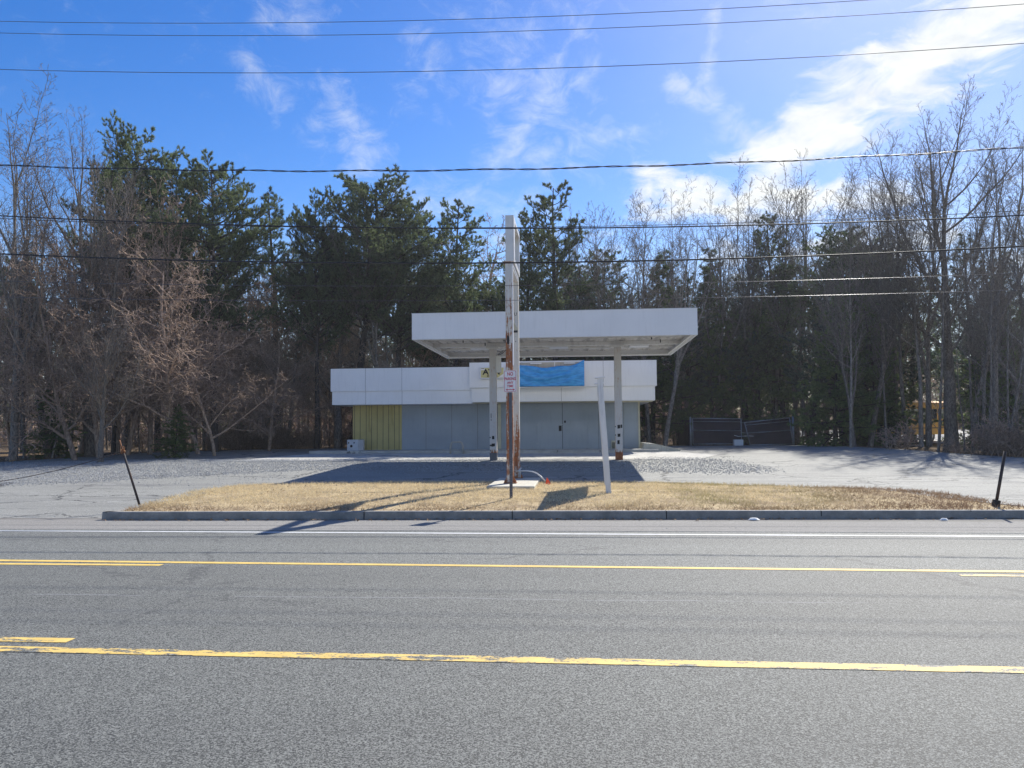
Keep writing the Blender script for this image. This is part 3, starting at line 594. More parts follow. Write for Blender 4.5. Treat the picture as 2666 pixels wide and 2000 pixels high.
def feat(kind, i, px, top, Y, lab, width=None, name=None, group=None, lean=(0,0), rz=None):     # tree whose top stands at a photo pixel
    if 1735 < px < 2090 and Y < 52.6: Y = 52.8
    pr = B[kind][i]; q = W(px, top, Y); b = W(px, 1170, Y); H = q.z-Zg(Y); wx = 1.0
    if width: wx = (width*Y/FP)/(pr.Wd*H/pr.H)
    nm = name or {'broad':'pine_tree','open':'pine_tree','narrow':'pine_tree','hemlock':'hemlock_tree','tangle':'bare_tree','clump':'bare_shrub','pole':'bare_sapling'}.get(kind,'bare_tree')
    return plant(nm, pr, b.x, Y, H, lab, 'tree', group, min(wx,1.35), lean, rz=rz)
def sector(px):
    for b_, w_ in ((280,'at the far left'),(560,'behind the left post'),(860,'left of the building'),(1080,'behind the white fascia'),(1330,'left of the pylon behind the roof'),(1600,'right of the pylon behind the canopy'),(1800,'behind the right end of the canopy'),(2080,'behind the dark enclosure'),(2330,'right of the enclosure'),(2540,'around the yellow bus')):
        if px < b_: return w_
    return 'at the far right edge'
# pines that make the skyline, left to right
feat('broad',0,300,300,40,'tallest dark pine at the left with a knobbly broken top',330)
feat('broad',1,410,405,42,'dark pine just right of the tallest left pine',260)
feat('broad',2,560,415,39,'wide rounded dark pine left of the first sky gap',285)
feat('narrow',0,722,480,48,'narrow pale green pine standing in the sky gap',190)
feat('broad',0,825,472,44,'dark pine forming the left lobe of the big central pine group',205)
feat('broad',2,930,447,46,'highest pine of the big central group under the twisted cable',330)
feat('broad',1,1040,475,47,'right hand pine of the big central group',270)
feat('open',0,1180,508,47,'lone open crowned pine left of the pylon',240)
feat('open',1,1386,545,47,'small open pine just right of the pylon cabinet',170)
feat('open',2,1442,480,46,'taller open pine right of the pylon with sky behind its top',230)
feat('open',0,1560,640,50,'low pine behind the canopy roof among bare trees',200)
feat('open',1,2045,545,48,'dark conifer half hidden among bare trees right of centre',170)
feat('broad',2,2250,585,50,'rounded dull green conifer behind the bare trees at the right',240)
feat('hemlock',0,2175,735,44,'yellowish green hemlock behind the right side of the enclosure',170)
feat('hemlock',1,2295,760,46,'light green hemlock between dark trunks left of the yellow bus',170)
feat('hemlock',0,2590,720,46,'dull green hemlock at the far right edge',190)
feat('hemlock',1,455,1050,32.5,'small bright green evergreen at the woods edge on the left',120)
feat('hemlock',0,140,990,33,'low green evergreen boughs behind the left trunks',170)
feat('hemlock',1,640,800,46,'small green pine below the sky gap left of the building',110)
for i,(px,top,Y) in enumerate(((60,640,42),(480,680,50),(880,640,50),(1140,680,52),(1480,700,52),(1800,720,54),(1980,760,52),(2380,720,54),(2640,640,52),(1270,700,50),(330,640,46))):
    feat(('broad','open','narrow')[i%3], i%2, px, top, Y, 'dark green background pine '+sector(px), 210, group='background pines '+sector(px))
for i,(px,top,Y,k) in enumerate(((1520,690,48,'narrow'),(1620,640,50,'narrow'),(1700,660,51,'hemlock'),(1770,620,52,'narrow'),(1860,690,50,'hemlock'),(1950,620,53,'narrow'),(2010,690,51,'hemlock'),(2110,640,50,'narrow'),(2210,600,52,'narrow'),(2260,800,47,'hemlock'),(2325,640,54,'narrow'),(2560,620,46,'narrow'),(2650,740,42,'hemlock'))):
    feat(k, i%2, px, top, Y, 'soft green conifer among bare trunks '+sector(px), 190, group='soft green conifers '+sector(px))
# bare trees
feat('fork',0,35,160,31,'tall pale grey bare tree at the far left edge, its top near the third wire',330)
feat('fork',1,130,215,33,'tall bare tree second from the left edge',280)
feat('spread',1,235,300,34,'bare tree with pinkish twigs beside the tallest left pine',320)
feat('tangle',0,330,440,35,'dense brown tangle of twigs in front of the tallest left pine',420)
feat('tangle',1,390,520,36,'reddish brown twiggy tree before the second dark pine',360)
feat('tangle',2,260,560,33,'reddish brown twiggy crown behind the left trunks',400)
feat('tangle',2,520,700,36,'rust brown twiggy tree below the wide rounded pine, right of its neighbour',330)
feat('tangle',1,450,610,33,'reddish brown bushy bare tree below the wide rounded pine',380)
feat('tangle',2,200,640,31,'brown twiggy tree overhanging the left trunks',420)
feat('tangle',0,560,800,34,'low brown twiggy tree left of the building',330)
feat('tangle',1,700,820,40,'brown thicket tree just left of the white fascia',260)
feat('spread',0,262,780,29.5,'pale double stemmed bare tree rising from the lot edge at the left',330)
feat('fork',2,1000,520,46.5,'pale branching bare tree in front of the big central pines',420)
feat('spread',1,880,560,46,'thin pale bare tree leaning left before the central pines',330)
feat('slim',0,1580,520,46,'bare tree with fine twigs right of the open pines',190)
feat('fork',0,1650,500,49,'bare tree behind the canopy roof, third from the pylon',210)
feat('fork',1,1730,480,46,'bare tree with two close tops above the right canopy column',200)
feat('fork',2,1800,490,49,'bare tree with broad top left of the canopy corner',220)
feat('slim',1,1890,530,50,'slim bare tree above the right corner of the canopy',190)
feat('fork',0,1975,400,48,'bare tree of many upright stems against the white cloud',190)
feat('fork',2,2065,390,46,'tallest of the bare trees left of the big right hand tree',190)
feat('fork',1,2150,410,50,'bare tree with whippy upright twigs behind the enclosure',170)
feat('fork',1,2265,385,44,'bare tree with open forked top next to the big right hand tree',230)
feat('spread',0,2478,215,43,'tallest bare tree at the right with a wide fan of limbs',470,rz=1.0)
feat('fork',0,2590,290,39,'bare tree with a tall side top behind the big right hand tree',210)
feat('spread',1,2690,480,35,'bare tree cut off by the right edge of the picture',330)
feat('slim',2,2360,470,44,'slim bare tree left of the big right hand trunk',160)
feat('slim',3,2215,560,40,'leaning slim bare tree right of the enclosure',150)
feat('slim',0,2560,620,34,'slim grey forked tree near the right edge of the lot',150)
for i,(px,top,Y,k) in enumerate(((1540,560,47,'slim'),(1615,470,50,'fork'),(1690,520,47,'slim'),(1765,520,52,'fork'),(1850,500,47,'fork'),(1930,470,52,'fork'),(2020,430,51,'slim'),(2110,430,52,'fork'),(2190,470,47,'fork'),(2230,420,52,'fork'),(2310,430,50,'fork'),(2340,350,46,'fork'),(2420,330,44,'fork'),(2530,260,42,'fork'),(2640,400,42,'fork'),(2400,520,42,'slim'),(2080,520,45,'slim'))):
    feat(k, i%3, px, top, Y, 'upright fine twigged bare tree '+sector(px), 200, group='upright bare trees '+sector(px))
# woodland trunks by kind
def free(x, y): return not (-13 < x < 4.8 and y < 46) and not (5.8 < x < 13.9 and y < 52)
for i in range(80):
    px = -40+2750*((i*.61803)%1); Y = rt_.choice((1,1,2))*rt_.uniform(0,9)
    xx = W(px,1170,46).x; e_ = edge(xx)+.8+(6 if px > 1950 else 0); y = e_+Y; x = W(px,1170,y).x
    if y < edge(x)+.6: y = edge(x)+.8
    if not free(x,y) or (abs(px-2415) < 90 and y < 64 and i%6): continue
    top = 520+rt_.uniform(0,260)
    if 560 < px < 700: top = max(top, 700)
    if px > 1500: top = 560+rt_.uniform(0,220)
    k = rt_.choice(('slim','fork','slim')) if px > 1300 else rt_.choice(('slim','slim','fork','tangle')) if px > 700 else rt_.choice(('slim','tangle','tangle','fork'))
    pr = rt_.choice(B[k]); H = W(px,top,y).z-Zg(y)
    plant('bare_tree', pr, x, y, H, {'slim':'tall thin bare woodland tree ','fork':'forked bare woodland tree ','tangle':'bushy brown woodland tree '}[k]+sector(px), 'tree', {'slim':'thin bare trees ','fork':'forked bare trees ','tangle':'bushy brown trees '}[k]+sector(px), wx=rt_.uniform(.8,1.15), lean=(rt_.gauss(0,.03),rt_.gauss(0,.04)))
for i in range(110):
    px = -40+2750*((i*.7548)%1); xx = W(px,1170,46).x; y = edge(xx)+.5+abs(rt_.gauss(0,5)); x = W(px,1170,y).x
    if y < edge(x)+.4: y = edge(x)+.5
    if not free(x,y) or (abs(px-2415) < 90 and y < 60 and i%4): continue
    plant('bare_sapling', rt_.choice(B['pole']), x, y, rt_.uniform(3.5,9), 'thin bare sapling in the understorey '+sector(px), 'tree', 'saplings '+sector(px), wx=rt_.uniform(.9,1.4), lean=(rt_.gauss(0,.08),rt_.gauss(0,.1)))
for i in range(120):
    px = -40+2750*((i*.5698)%1); xx = W(px,1170,46).x; y = edge(xx)+.35+abs(rt_.gauss(0,1.8)); x = W(px,1170,y).x
    if y < edge(x)+.3: y = edge(x)+.4
    if not free(x,y) or (5.8 < x < 13.9 and y < 52) or (abs(px-2425) < 85): continue
    plant('bare_shrub', rt_.choice(B['clump']), x, y, rt_.uniform(.7,2.1), 'low brown leafless brush at the woods edge '+sector(px), 'shrub', 'brush '+sector(px), wx=rt_.uniform(1,1.6))
# the far wood: one mass of trunks, twigs and needles
sk = Sk()
for i in range(650):
    y = rt_.uniform(60,105); x = rt_.uniform(-.85*y,.85*y)
    if 14 < x < 45 and y < 79: continue
    h = rt_.uniform(7,13); lx = rt_.gauss(0,.5); r_ = rt_.uniform(.06,.2); z = Zg(y)
    sk.add(0, [(x+lx*k/3, y, z-.2+h*k/3) for k in range(4)], [r_*(1-.25*k) for k in range(4)])
v, f = tubes(sk.pl[0], 5)
N = 85000; y = rng.uniform(58,108,N); x = rng.uniform(-.85,.85,N)*y; hmax = 8.5+2.5*np.sin(x*.11)+1.5*np.sin(x*.37+1); zf = np.array([Zg(a) for a in y]); z = zf+hmax*rng.beta(1.1,1.5,N)
ok = ~((x > 14) & (x < 45) & (y < 79) & (z < zf+4)); P_ = np.stack([x,y,z],1)[ok]; D = rng.normal(size=(len(P_),3))*np.array([1,.5,1.1]); D /= np.linalg.norm(D,axis=1)[:,None]
v2, f2 = tri_blades(P_, D, rng.uniform(.7,2.2,len(P_)), rng.uniform(.04,.11,len(P_)), rng)
fq = np.concatenate([f2, f2[:,2:3]],1)
dw = np_mesh('far_wood', v, f, 'bark_g'); tag(dw, 'grey mass of distant trunks deep in the woods', 'woods', kind='stuff')
me = np_mesh('far_twigs', v2, f2, 'bark_b'); tag(me, 'brown mass of distant twigs deep in the woods', 'woods', kind='stuff')
N = 2600; y = rng.uniform(62,108,N); x = rng.uniform(-.85,.85,N)*y; zf = np.array([Zg(a) for a in y]); z = zf+1.0+(9+3*np.sin(x*.2))*rng.random(N); ok = ~((x > 14) & (x < 45) & (y < 79) & (z < zf+4))
C0 = np.stack([x,y,z],1)[ok]; C1 = np.repeat(C0,9,0)+rng.normal(size=(len(C0)*9,3))*np.array([1.0,.8,.35]); V, F = tufts(C1, np.tile([0,0,.3],(len(C1),1)), 7, .42, .075, .8, rng)
tag(np_mesh('far_evergreens', V, F, 'pine'), 'dark green mass of distant evergreens deep in the woods', 'woods', kind='stuff')

# ------------------------------------------------------------------ station building
BY = 34.5; WY = 35.7
bld = empty('station_building', (-3.8,38,.64)); tag(bld, 'low boarded up station shop with white fascia and grey blue plywood walls', 'building')
def loc(mb, name, m, par, bevel=0.0):
    o = mb.build(name, m, par, bevel); l = Vector((0,0,0)); q = par
    while q: l += q.location; q = q.parent
    o.data.transform(Matrix.Translation(-l)); return o
gB = .64
def shift_back(o, k):      # set a finished thing further back and larger in proportion
    if o.type == 'MESH' and o.location.length < 1e-6:
        c = sum((Vector(v) for v in o.bound_box), Vector())/8; o.data.transform(Matrix.Translation(-c)); o.location = c
    o.scale = (k,k,k); o.location = Vector((o.location.x*k, o.location.y*k, o.location.z*k-1.7*(k-1)))
mb = MB(); mb.box(-8.15,2.88,WY,42,gB-.1,4.3); loc(mb,'wall','bluegrey',bld)
mb = MB(); mb.box(-10.5,-8.152,WY+.002,42.01,gB-.1,4.3); wl = loc(mb,'siding_wall','yellow',bld); wl['label'] = 'olive yellow board siding'
mb = MB()
for i,x in enumerate((-10.42,-10.15,-9.86,-9.6,-9.33,-9.05,-8.78,-8.5,-8.28)): mb.box(x-.011,x+.011,WY-.006,WY+.004,gB,2.95)
loc(mb,'siding_groove','groove',wl)
for x,z0 in ((-9.72,1.72),(-8.62,2.02)):      # conduit drops with small boxes
    mb = MB(); mb.tube([(x,WY-.03,3.0),(x,WY-.03,z0)],.014,6); mb.box(x-.05,x+.05,WY-.07,WY-.002,z0-.14,z0); loc(mb,'conduit','yellow',wl)
for x in (-7.0,-5.78,-4.56,-3.05,1.05,2.2): mb = MB(); mb.box(x-.006,x+.006,WY-.004,WY+.002,gB+.06,2.95); loc(mb,'panel_seam','groove',bld)
mb = MB()
mb.box(-8.14,-3.9,WY-.006,WY+.002,gB-.02,gB+.05); mb.box(-3.0,2.88,WY-.02,WY+.002,gB-.02,gB+.04)
loc(mb,'base_strip','groove',bld)
mb = MB(); mb.box(-3.98,-3.62,WY-.004,WY+.02,gB+.02,2.95); r_ = loc(mb,'recess_shade','black',bld)  # flat black strip on the wall, painted shade of the recess
mb = MB(); mb.box(-3.6,-3.46,WY-.05,WY+.01,gB,2.95); loc(mb,'door_post','cream',bld)
mb = MB(); mb.box(2.86,2.94,WY-.03,42.02,gB-.08,4.2); loc(mb,'corner_trim','cream',bld)
# doors
for x0,x1,hd in ((-1.78,-.62,1),(-.60,.55,0)):
    mb = MB(); mb.box(x0,x1,WY-.035,WY-.003,gB+.06,2.98); d_ = loc(mb,'door','bluegrey',bld,.004)
    if hd:
        mb = MB(); mb.box(-.78,-.65,WY-.055,WY-.036,1.55,1.80); loc(mb,'handle','black',d_)
        mb = MB(); mb.box(-.72,-.60,WY-.07,WY-.036,1.84,1.87); loc(mb,'latch','steel',d_)
        for z in (.98,1.84,2.62):
            mb = MB(); mb.box(-1.84,-1.70,WY-.05,WY-.036,z-.012,z+.012); mb.box(-1.80,-1.775,WY-.052,WY-.036,z-.04,z+.04); loc(mb,'hinge','steel',d_)
    else:
        mb = MB(); mb.box(-.53,-.45,WY-.06,WY-.036,1.93,2.03); loc(mb,'lock','black',d_)
mb = MB(); mb.box(-.63,-.59,WY-.03,WY-.001,gB+.05,2.98); loc(mb,'door_gap','black',bld)
# vent grille
mb = MB(); mb.box(1.62,2.08,WY-.05,WY,1.02,1.10); mb.box(1.62,1.66,WY-.05,WY,.72,1.02); mb.box(2.04,2.08,WY-.05,WY,.72,1.02); v_ = loc(mb,'vent','cream',bld)
mb = MB(); mb.box(1.66,2.04,WY-.012,WY-.003,.72,1.02); loc(mb,'vent_opening','black',v_)
mb = MB()
for i in range(8): mb.box(1.685+i*.045,1.70+i*.045,WY-.045,WY-.025,.72,1.02)
loc(mb,'slat','cream',v_)
# fascias: left run and the taller right run
mb = MB(); mb.box(-11.2,-4.66,BY,42.8,3.44,4.49); loc(mb,'fascia','white',bld)
mb = MB(); mb.box(-11.14,-4.66,BY+.05,42.7,2.83,3.437); loc(mb,'lower_fascia','white',bld)
mb = MB(); mb.box(-4.75,3.60,BY-.14,42.9,3.53,4.67); loc(mb,'fascia','white',bld)
mb = MB(); mb.box(-4.66,3.52,BY-.06,42.6,2.885,3.527); loc(mb,'lower_fascia','white',bld)
mb = MB(); mb.box(-11.22,-4.7,BY-.012,42.82,4.49,4.515); mb.box(-4.77,3.62,BY-.155,42.92,4.672,4.70); loc(mb,'roof','tar',bld)
for x,z0,z1,y in ((-9.57,2.83,4.49,BY-.003),(-7.88,2.83,4.49,BY-.003),(-2.72,2.885,3.527,BY-.063),(-.62,2.885,3.527,BY-.063),(-2.72,3.53,4.67,BY-.143),(1.25,3.53,4.67,BY-.143)):
    for za,zb,yy in ((z0,min(z1,3.437),y+(.05 if y > BY-.01 else 0)),(3.445,z1,y)) if y > BY-.01 else ((z0,z1,y),):
        mb = MB(); mb.box(x-.005,x+.005,yy,yy+.004,za,zb); loc(mb,'fascia_seam','tar',bld)
mb = MB(); mb.box(-11.1,3.45,BY+.3,WY,2.84,2.88); loc(mb,'soffit','cream',bld); shift_back(bld, 1.05)
# ------------------------------------------------------------------ sidewalk, ramp
mb = MB(); mb.box(-12.6,3.78,35.65,37.9,.2,Zg(37)+.10); mb.box(-5.57,2.0,34.97,35.65,.2,Zg(35)+.12)
sw = mb.build('sidewalk','concrete'); tag(sw, kind='structure')
mb = MB()
for x in (-9.3,-6.4,-3.2,-.4,2.1): mb.box(x-.012,x+.012,33.28,33.96,Zg(33),Zg(33)+.132)
mb = MB(); a = 2.95
pr = [(3.1,.56),(3.2,.83),(3.67,.80),(4.3,.66),(4.83,.52),(4.83,.4),(3.1,.4)]
vs = [(x,y,z+.12) for y in (36.3,39.9) for x,z in pr]; k = len(pr)
mb.add(vs, [tuple(range(k))[::-1], tuple(range(k,2*k))]+[(i,(i+1)%k,k+(i+1)%k,k+i) for i in range(k)])
tag(mb.build('ramp','padc'), kind='structure')
# ------------------------------------------------------------------ signs on the building
at = W(1282,971,BY-.2); s = empty('atm_sign', (at.x,BY-.15,at.z)); tag(s, 'yellow ATM sign box with black letters on the white fascia', 'sign')
def rel(mb, name, m, par, bevel=0.0): return mb.build(name, m, par, bevel)
w2 = .56; h2 = .27
mb = MB(); mb.box(-w2,w2,-.14,0,-h2,h2); rel(mb,'box','rim',s,.012)
mb = MB(); mb.box(-w2+.05,w2-.05,-.148,-.141,-h2+.05,h2-.05); f_ = rel(mb,'sign_face','signy',s)
mb = MB(); mb.box(-w2+.06,-w2+.22,-.153,-.149,h2-.15,h2-.065); rel(mb,'white_patch','signw',f_)
mb = MB(); mb.add([(w2-.055,-.152,-h2+.055),(w2-.055,-.152,-h2+.22),(w2-.30,-.152,-h2+.055)],[(0,1,2)]); mb.add([(w2-.055,-.16,-h2+.055),(w2-.055,-.175,-h2+.18),(w2-.26,-.165,-h2+.055)],[(0,1,2)]); rel(mb,'peeled_corner','signw',f_)
text('lettering','ATM',.33,'black',f_,Matrix.Translation((-.03,-.150,.025))@FACE,1.15,.012)
text('lettering','INSIDE',.105,'black',f_,Matrix.Translation((.0,-.150,-.155))@FACE,1.5,.004); atm_ = s
mb = MB(); mb.box(-w2+.07,-w2+.20,-.157,-.154,h2-.10,h2-.075); rel(mb,'small_print','black',f_); shift_back(s, 1.05)
# empty cabinet with the tarp
a0 = W(1350,945,BY-.2); a1 = W(1521,1006,BY-.2); tx0, tx1, tz0, tz1 = a0.x-.35, a1.x, a1.z, W(1521,939,BY-.2).z
s = empty('sign_frame', ((tx0+tx1)/2,BY-.14,tz0)); tag(s, 'empty grey sign cabinet frame behind the blue tarpaulin', 'sign frame')
cx, hw, H2 = 0, (tx1-tx0)/2, tz1-tz0
mb = MB(); mb.box(-hw,hw,-.03,0,0,H2-.05); rel(mb,'back_panel','duct',s)
mb = MB()
mb.box(-hw,hw,-.20,-.15,H2-.05,H2); mb.box(-hw,hw,-.20,0,-.05,0)
mb.box(hw-.04,hw,-.20,-.03,0,H2-.05); mb.box(-hw,-hw+.04,-.20,-.03,0,H2-.05); mb.box(.32,.35,-.17,-.14,0,H2-.05)
rel(mb,'frame','rim',s)
for x in (-.5,1.0,.6):
    if x == .6: continue
    mb = MB(); mb.box(x-.25,x+.25,-.17,-.10,H2-.13,H2-.08); rel(mb,'lamp_holder','rim',s)
nx, nz = 60, 26; V = []; F = []
for j in range(nz+1):
    v = j/nz
    for i in range(nx+1):
        u = i/nx; x = tx0+(tx1-tx0)*u+.01; top = tz1-.02-.27*(1-abs(2*u-1)**2.6)-.03*math.sin(u*17)
        z = tz0+.01+(top-tz0)*v
        sag = (u-.5)**2*4
        r1 = math.sin(15*(v-.75*sag)+1.3*math.sin(5.1*u+1.7)+.9*math.sin(11*u*v+2))*(.036*(1-abs(2*u-1)**3)*(1-.45*v)+.012)+math.sin(31*(v-.8*sag)+2*math.sin(7*u))*.009
        r2 = .02*math.sin(u*40+v*9)*v**2+.012*math.sin(61*u+4*v)*v
        V.append((x, BY-.38-.05*math.sin(math.pi*u)*math.sin(math.pi*v)+r1*.8+r2, z))
for j in range(nz):
    for i in range(nx): a = j*(nx+1)+i; F.append((a,a+1,a+nx+2,a+nx+1))
shift_back(s, 1.05)
o = np_mesh('blue_tarp', np.array(V), np.array(F), 'tarp', smooth=True); sol = o.modifiers.new('t','SOLIDIFY'); sol.thickness = .004; shift_back(o, 1.05)
tag(o, 'wrinkled blue tarpaulin sagging across the empty fascia sign', 'tarp')
# ------------------------------------------------------------------ canopy
cn = empty('fuel_canopy', (-.7,27.6,.55)); tag(cn, 'flat white fuel station canopy standing on two columns', 'canopy')
X0, X1, Y0, Y1 = -5.2, 3.82, 24.2, 31.0; zb, zt = 4.555, 5.385
for nm, b_ in (('front',(X0,X1,Y0,Y0+.06,zb,zt)),('back',(X0,X1,Y1-.06,Y1,zb,zt)),('left',(X0,X0+.06,Y0+.06,Y1-.06,zb,zt)),('right',(X1-.06,X1,Y0+.06,Y1-.06,zb,zt))):
    mb = MB(); mb.box(*b_); loc(mb,'fascia','white',cn)
mb = MB(); mb.box(X0-.01,X1+.01,Y0-.012,Y0+.07,zt,zt+.02); mb.box(X0-.01,X0+.07,Y0+.07,Y1,zt,zt+.02); mb.box(X1-.07,X1+.01,Y0+.07,Y1,zt,zt+.02)
for x in (-4.84,-4.12): mb.box(x-.004,x+.004,Y0-.003,Y0+.001,zb,zt)
loc(mb,'cap_strip','rim',cn)
mb = MB()
k = 0; x = X0+.06        # ribbed deck panels seen from below
while x < X1-.1:
    mb.box(x,x+.27,Y0+.06,Y1-.06,4.775,4.80); mb.box(x+.27,x+.30,Y0+.06,Y1-.06,4.80,4.84); x += .30
loc(mb,'deck','deck',cn)
mb = MB(); mb.box(X0+.06,X1-.06,27.5,27.7,4.64,4.77); mb.box(X0+.06,X1-.06,25.9,25.96,4.71,4.773); mb.box(X0+.06,X1-.06,29.3,29.36,4.71,4.773); loc(mb,'beam','white2',cn)
mb = MB(); mb.box(X0+.061,X0+.16,Y0+.06,Y1-.06,4.59,4.62); mb.box(X1-.16,X1-.061,Y0+.06,Y1-.06,4.59,4.62); mb.box(X0+.16,X1-.16,Y1-.16,Y1-.061,4.59,4.62); loc(mb,'inner_flange','white2',cn)
for x,y in ((-3.6,28.9),(-.6,28.9),(2.4,28.9),(-3.9,25.2),(1.8,25.2)):
    mb = MB(); mb.box(x-.35,x+.35,y-.3,y+.3,4.70,4.772); loc(mb,'light_fixture','rim',cn,.01)
mb = MB()
for x,y in ((-3.85,26.3),(-2.4,26.0),(2.6,26.2),(3.0,27.2),(-3.2,27.3)): mb.tube([(x,y,4.77),(x,y,4.66)],.02,6)
loc(mb,'bolt','dark',cn)
for cxx in (-2.95,1.52):
    g = .55
    mb = MB(); mb.box(cxx-.125,cxx+.125,27.475,27.725,g+.27,4.638); c_ = loc(mb,'column','rustcol',cn,.008)
    mb = MB(); mb.box(cxx-.128,cxx+.128,27.472,27.728,g-.05,g+.27); f_ = loc(mb,'column_foot','rustdark' if cxx > 0 else 'post',c_)
    mb = MB(); mb.box(cxx-.22,cxx+.22,27.38,27.82,4.56,4.64); loc(mb,'column_cap','white2',c_)
    mb = MB()
    for dx,z,w_,h_ in (((0,1.72,.05,.07),(.09,1.74,.03,.06),(0,1.42,.05,.06),(-.12,1.43,.02,.02),(-.02,1.18,.04,.07),(-.12,1.73,.015,.02)) if cxx > 0 else ((.0,1.37,.045,.06),(-.11,1.37,.02,.02),(.0,1.10,.06,.06),(-.09,1.09,.03,.03),(-.07,2.15,.012,.09),(-.07,2.0,.01,.04),(.09,.64,.025,.06),(-.1,.9,.012,.03))):
        vs_ = [(cxx+dx-w_*rg.uniform(.8,1.1),27.4745,z-h_),(cxx+dx+w_,27.4745,z-h_*rg.uniform(.7,1.1)),(cxx+dx+w_*rg.uniform(.7,1.1),27.4745,z+h_),(cxx+dx-w_,27.4745,z+h_*.9)]
        k_ = .85 if cxx < 0 else 1
        mb.add([(v_[0],27.4735,v_[2]) for v_ in vs_]+[(v_[0],27.4755,v_[2]) for v_ in vs_], [(0,1,2,3),(7,6,5,4),(0,4,5,1),(1,5,6,2),(2,6,7,3),(3,7,4,0)])
    loc(mb,'cut_hole','black',c_)
mb = MB(); mb.box(-.085,.085,-.22,.0,-.30,.30); jb = mb.build('junction_box','white2',None,.01); jb.location = (-2.73,27.56,4.0); shift_back(jb, 1.07); shift_back(cn, 1.07); tag(jb, 'beige metal junction box on the left canopy column', 'junction box')
mb = MB(); mb.tube([(-2.75,27.45,4.33),(-2.6,27.4,4.38),(-2.42,27.4,4.55),(-2.3,27.4,4.72)],.014,6); mb.tube([(-2.78,27.45,4.35),(-2.62,27.42,4.43),(-2.55,27.4,4.5)],.012,6); lc_ = mb.build('loose_cable','wire'); shift_back(lc_, 1.07); tag(lc_, 'loose black cable drooping from the canopy above the junction box', 'cable')
# ------------------------------------------------------------------ things by the wall
p = G(921,1173); s = empty('block_planter', (p.x,p.y+.6,Zg(35)+.115)); 
s.scale = (1.05,1.05,1.05); s.location = (W(918,1160,36.3).x,36.3,Zg(36.3)+.105); tag(s, 'grey concrete block with three round holes by the yellow siding', 'concrete block')
hl = [(-.145,.36,.032),(.11,.36,.032),(-.02,.21,.062)]
mb = MB(); mb.box(-.26,.26,0,.5,0,.50); mb.add([(.26,0,0),(.42,.25,0),(.42,.5,0),(.26,.5,0),(.26,0,.5),(.42,.25,.5),(.42,.5,.5),(.26,.5,.5)], ((0,1,5,4),(1,2,6,5),(4,5,6,7),(2,3,7,6)))
rel(mb,'body','boxgrey',s,.012)
for x,z,r_ in hl: mb = MB(); mb.tube([(x-.04,.01,z),(x-.04,-.004,z)],r_,14); rel(mb,'hole','black',s)
h0 = W(1189,1180,34.9); s = empty('hoop_barrier', (h0.x,33.2,Zg(33.2))); hwid = .29
P = [(-hwid,0,0),(-hwid,0,.36),(-hwid*.86,0,.50),(-hwid*.6,0,.56),(hwid*.6,0,.56),(hwid*.86,0,.50),(hwid,0,.36),(hwid,0,0)]
mb = MB(); mb.tube(P,.045,10); o = mb.build('pipe_barrier','duct'); o.location = (h0.x,34.86,Zg(34.86)-.02); bpy.data.objects.remove(s); tag(o, 'bent pipe hoop guarding the wall beside the sidewalk', 'pipe hoop')
# ------------------------------------------------------------------ pylon sign
py = empty('pylon_sign', (-1.65,20.5,.30)); tag(py, 'tall rusty two pole sign with an empty top cabinet on the grass island', 'sign')
xF = -1.665; w_ = .085; yA, yB = 19.4, 21.45
mb = MB(); mb.box(xF-w_,xF+w_,yA+.02,yA+.19,.33,5.92); p1 = loc(mb,'pole','rustpole',py,.006); p1['label'] = 'heavily rusted front pole'
mb = MB(); mb.box(xF+w_,xF+w_+.022,yA+.03,yA+.18,3.3,5.92); loc(mb,'edge_strip','rim',p1)
mb = MB(); mb.box(xF-w_+.02,xF+w_+.02,yB-.05,yB+.12,.33,5.92); p2 = loc(mb,'pole','rustpole2',py,.006); p2['label'] = 'paler rear pole with ghost letters'
mb = MB()
def ring(x,z,rr,gap=0): mb.tube([(x+rr*math.cos(a_),yB-.052,z+rr*1.3*math.sin(a_)) for a_ in [math.pi+gap+(math.pi-2*gap)*i/8 for i in range(9)]],.006,5)
zU = W(1344,819,yB).z; zE = W(1345,838,yB).z; xp = xF+.02
mb.bar((xp-.03,yB-.0525,zU+.05),(xp-.03,yB-.0525,zU),.013,.004); mb.bar((xp+.03,yB-.0525,zU+.05),(xp+.03,yB-.0525,zU),.013,.004); ring(xp,zU,.03); loc(mb,'lettering','dark',p2)
mb = MB(); mb.bar((xp-.04,yB-.0525,zE+.05),(xp+.045,yB-.0525,zE+.05),.018,.004,(0,0,1)); mb.bar((xp+.04,yB-.0525,zE+.04),(xp+.04,yB-.0525,zE-.09),.02,.004); mb.bar((xp-.005,yB-.0525,zE+.04),(xp-.005,yB-.0525,zE-.04),.02,.004); mb.bar((xp-.02,yB-.0525,zE-.1),(xp+.05,yB-.0525,zE-.1),.016,.004,(0,0,1)); loc(mb,'ghost_mark','boxgrey',p2)
zs = W(1344,864,yB).z
mb = MB(); mb.box(xF-w_+.03,xF+w_-.01,yB-.056,yB-.052,zs-.03,zs+.03); loc(mb,'slot','black',p2)
mb = MB(); mb.add([(xF-w_+.02,yB-.054,zs+.04),(xF+w_-.005,yB-.054,zs+.04),(xF+w_-.03,yB-.054,zs+.11),(xF-w_+.05,yB-.054,zs+.26),(xF-w_+.02,yB-.054,zs+.26)],[(0,1,2,3,4)]); mb.add([(xF-w_+.02,yB-.051,zs+.04),(xF+w_-.005,yB-.051,zs+.04),(xF+w_-.03,yB-.051,zs+.11),(xF-w_+.05,yB-.051,zs+.26),(xF-w_+.02,yB-.051,zs+.26)],[(4,3,2,1,0)]); loc(mb,'cover_plate','cream',p2)
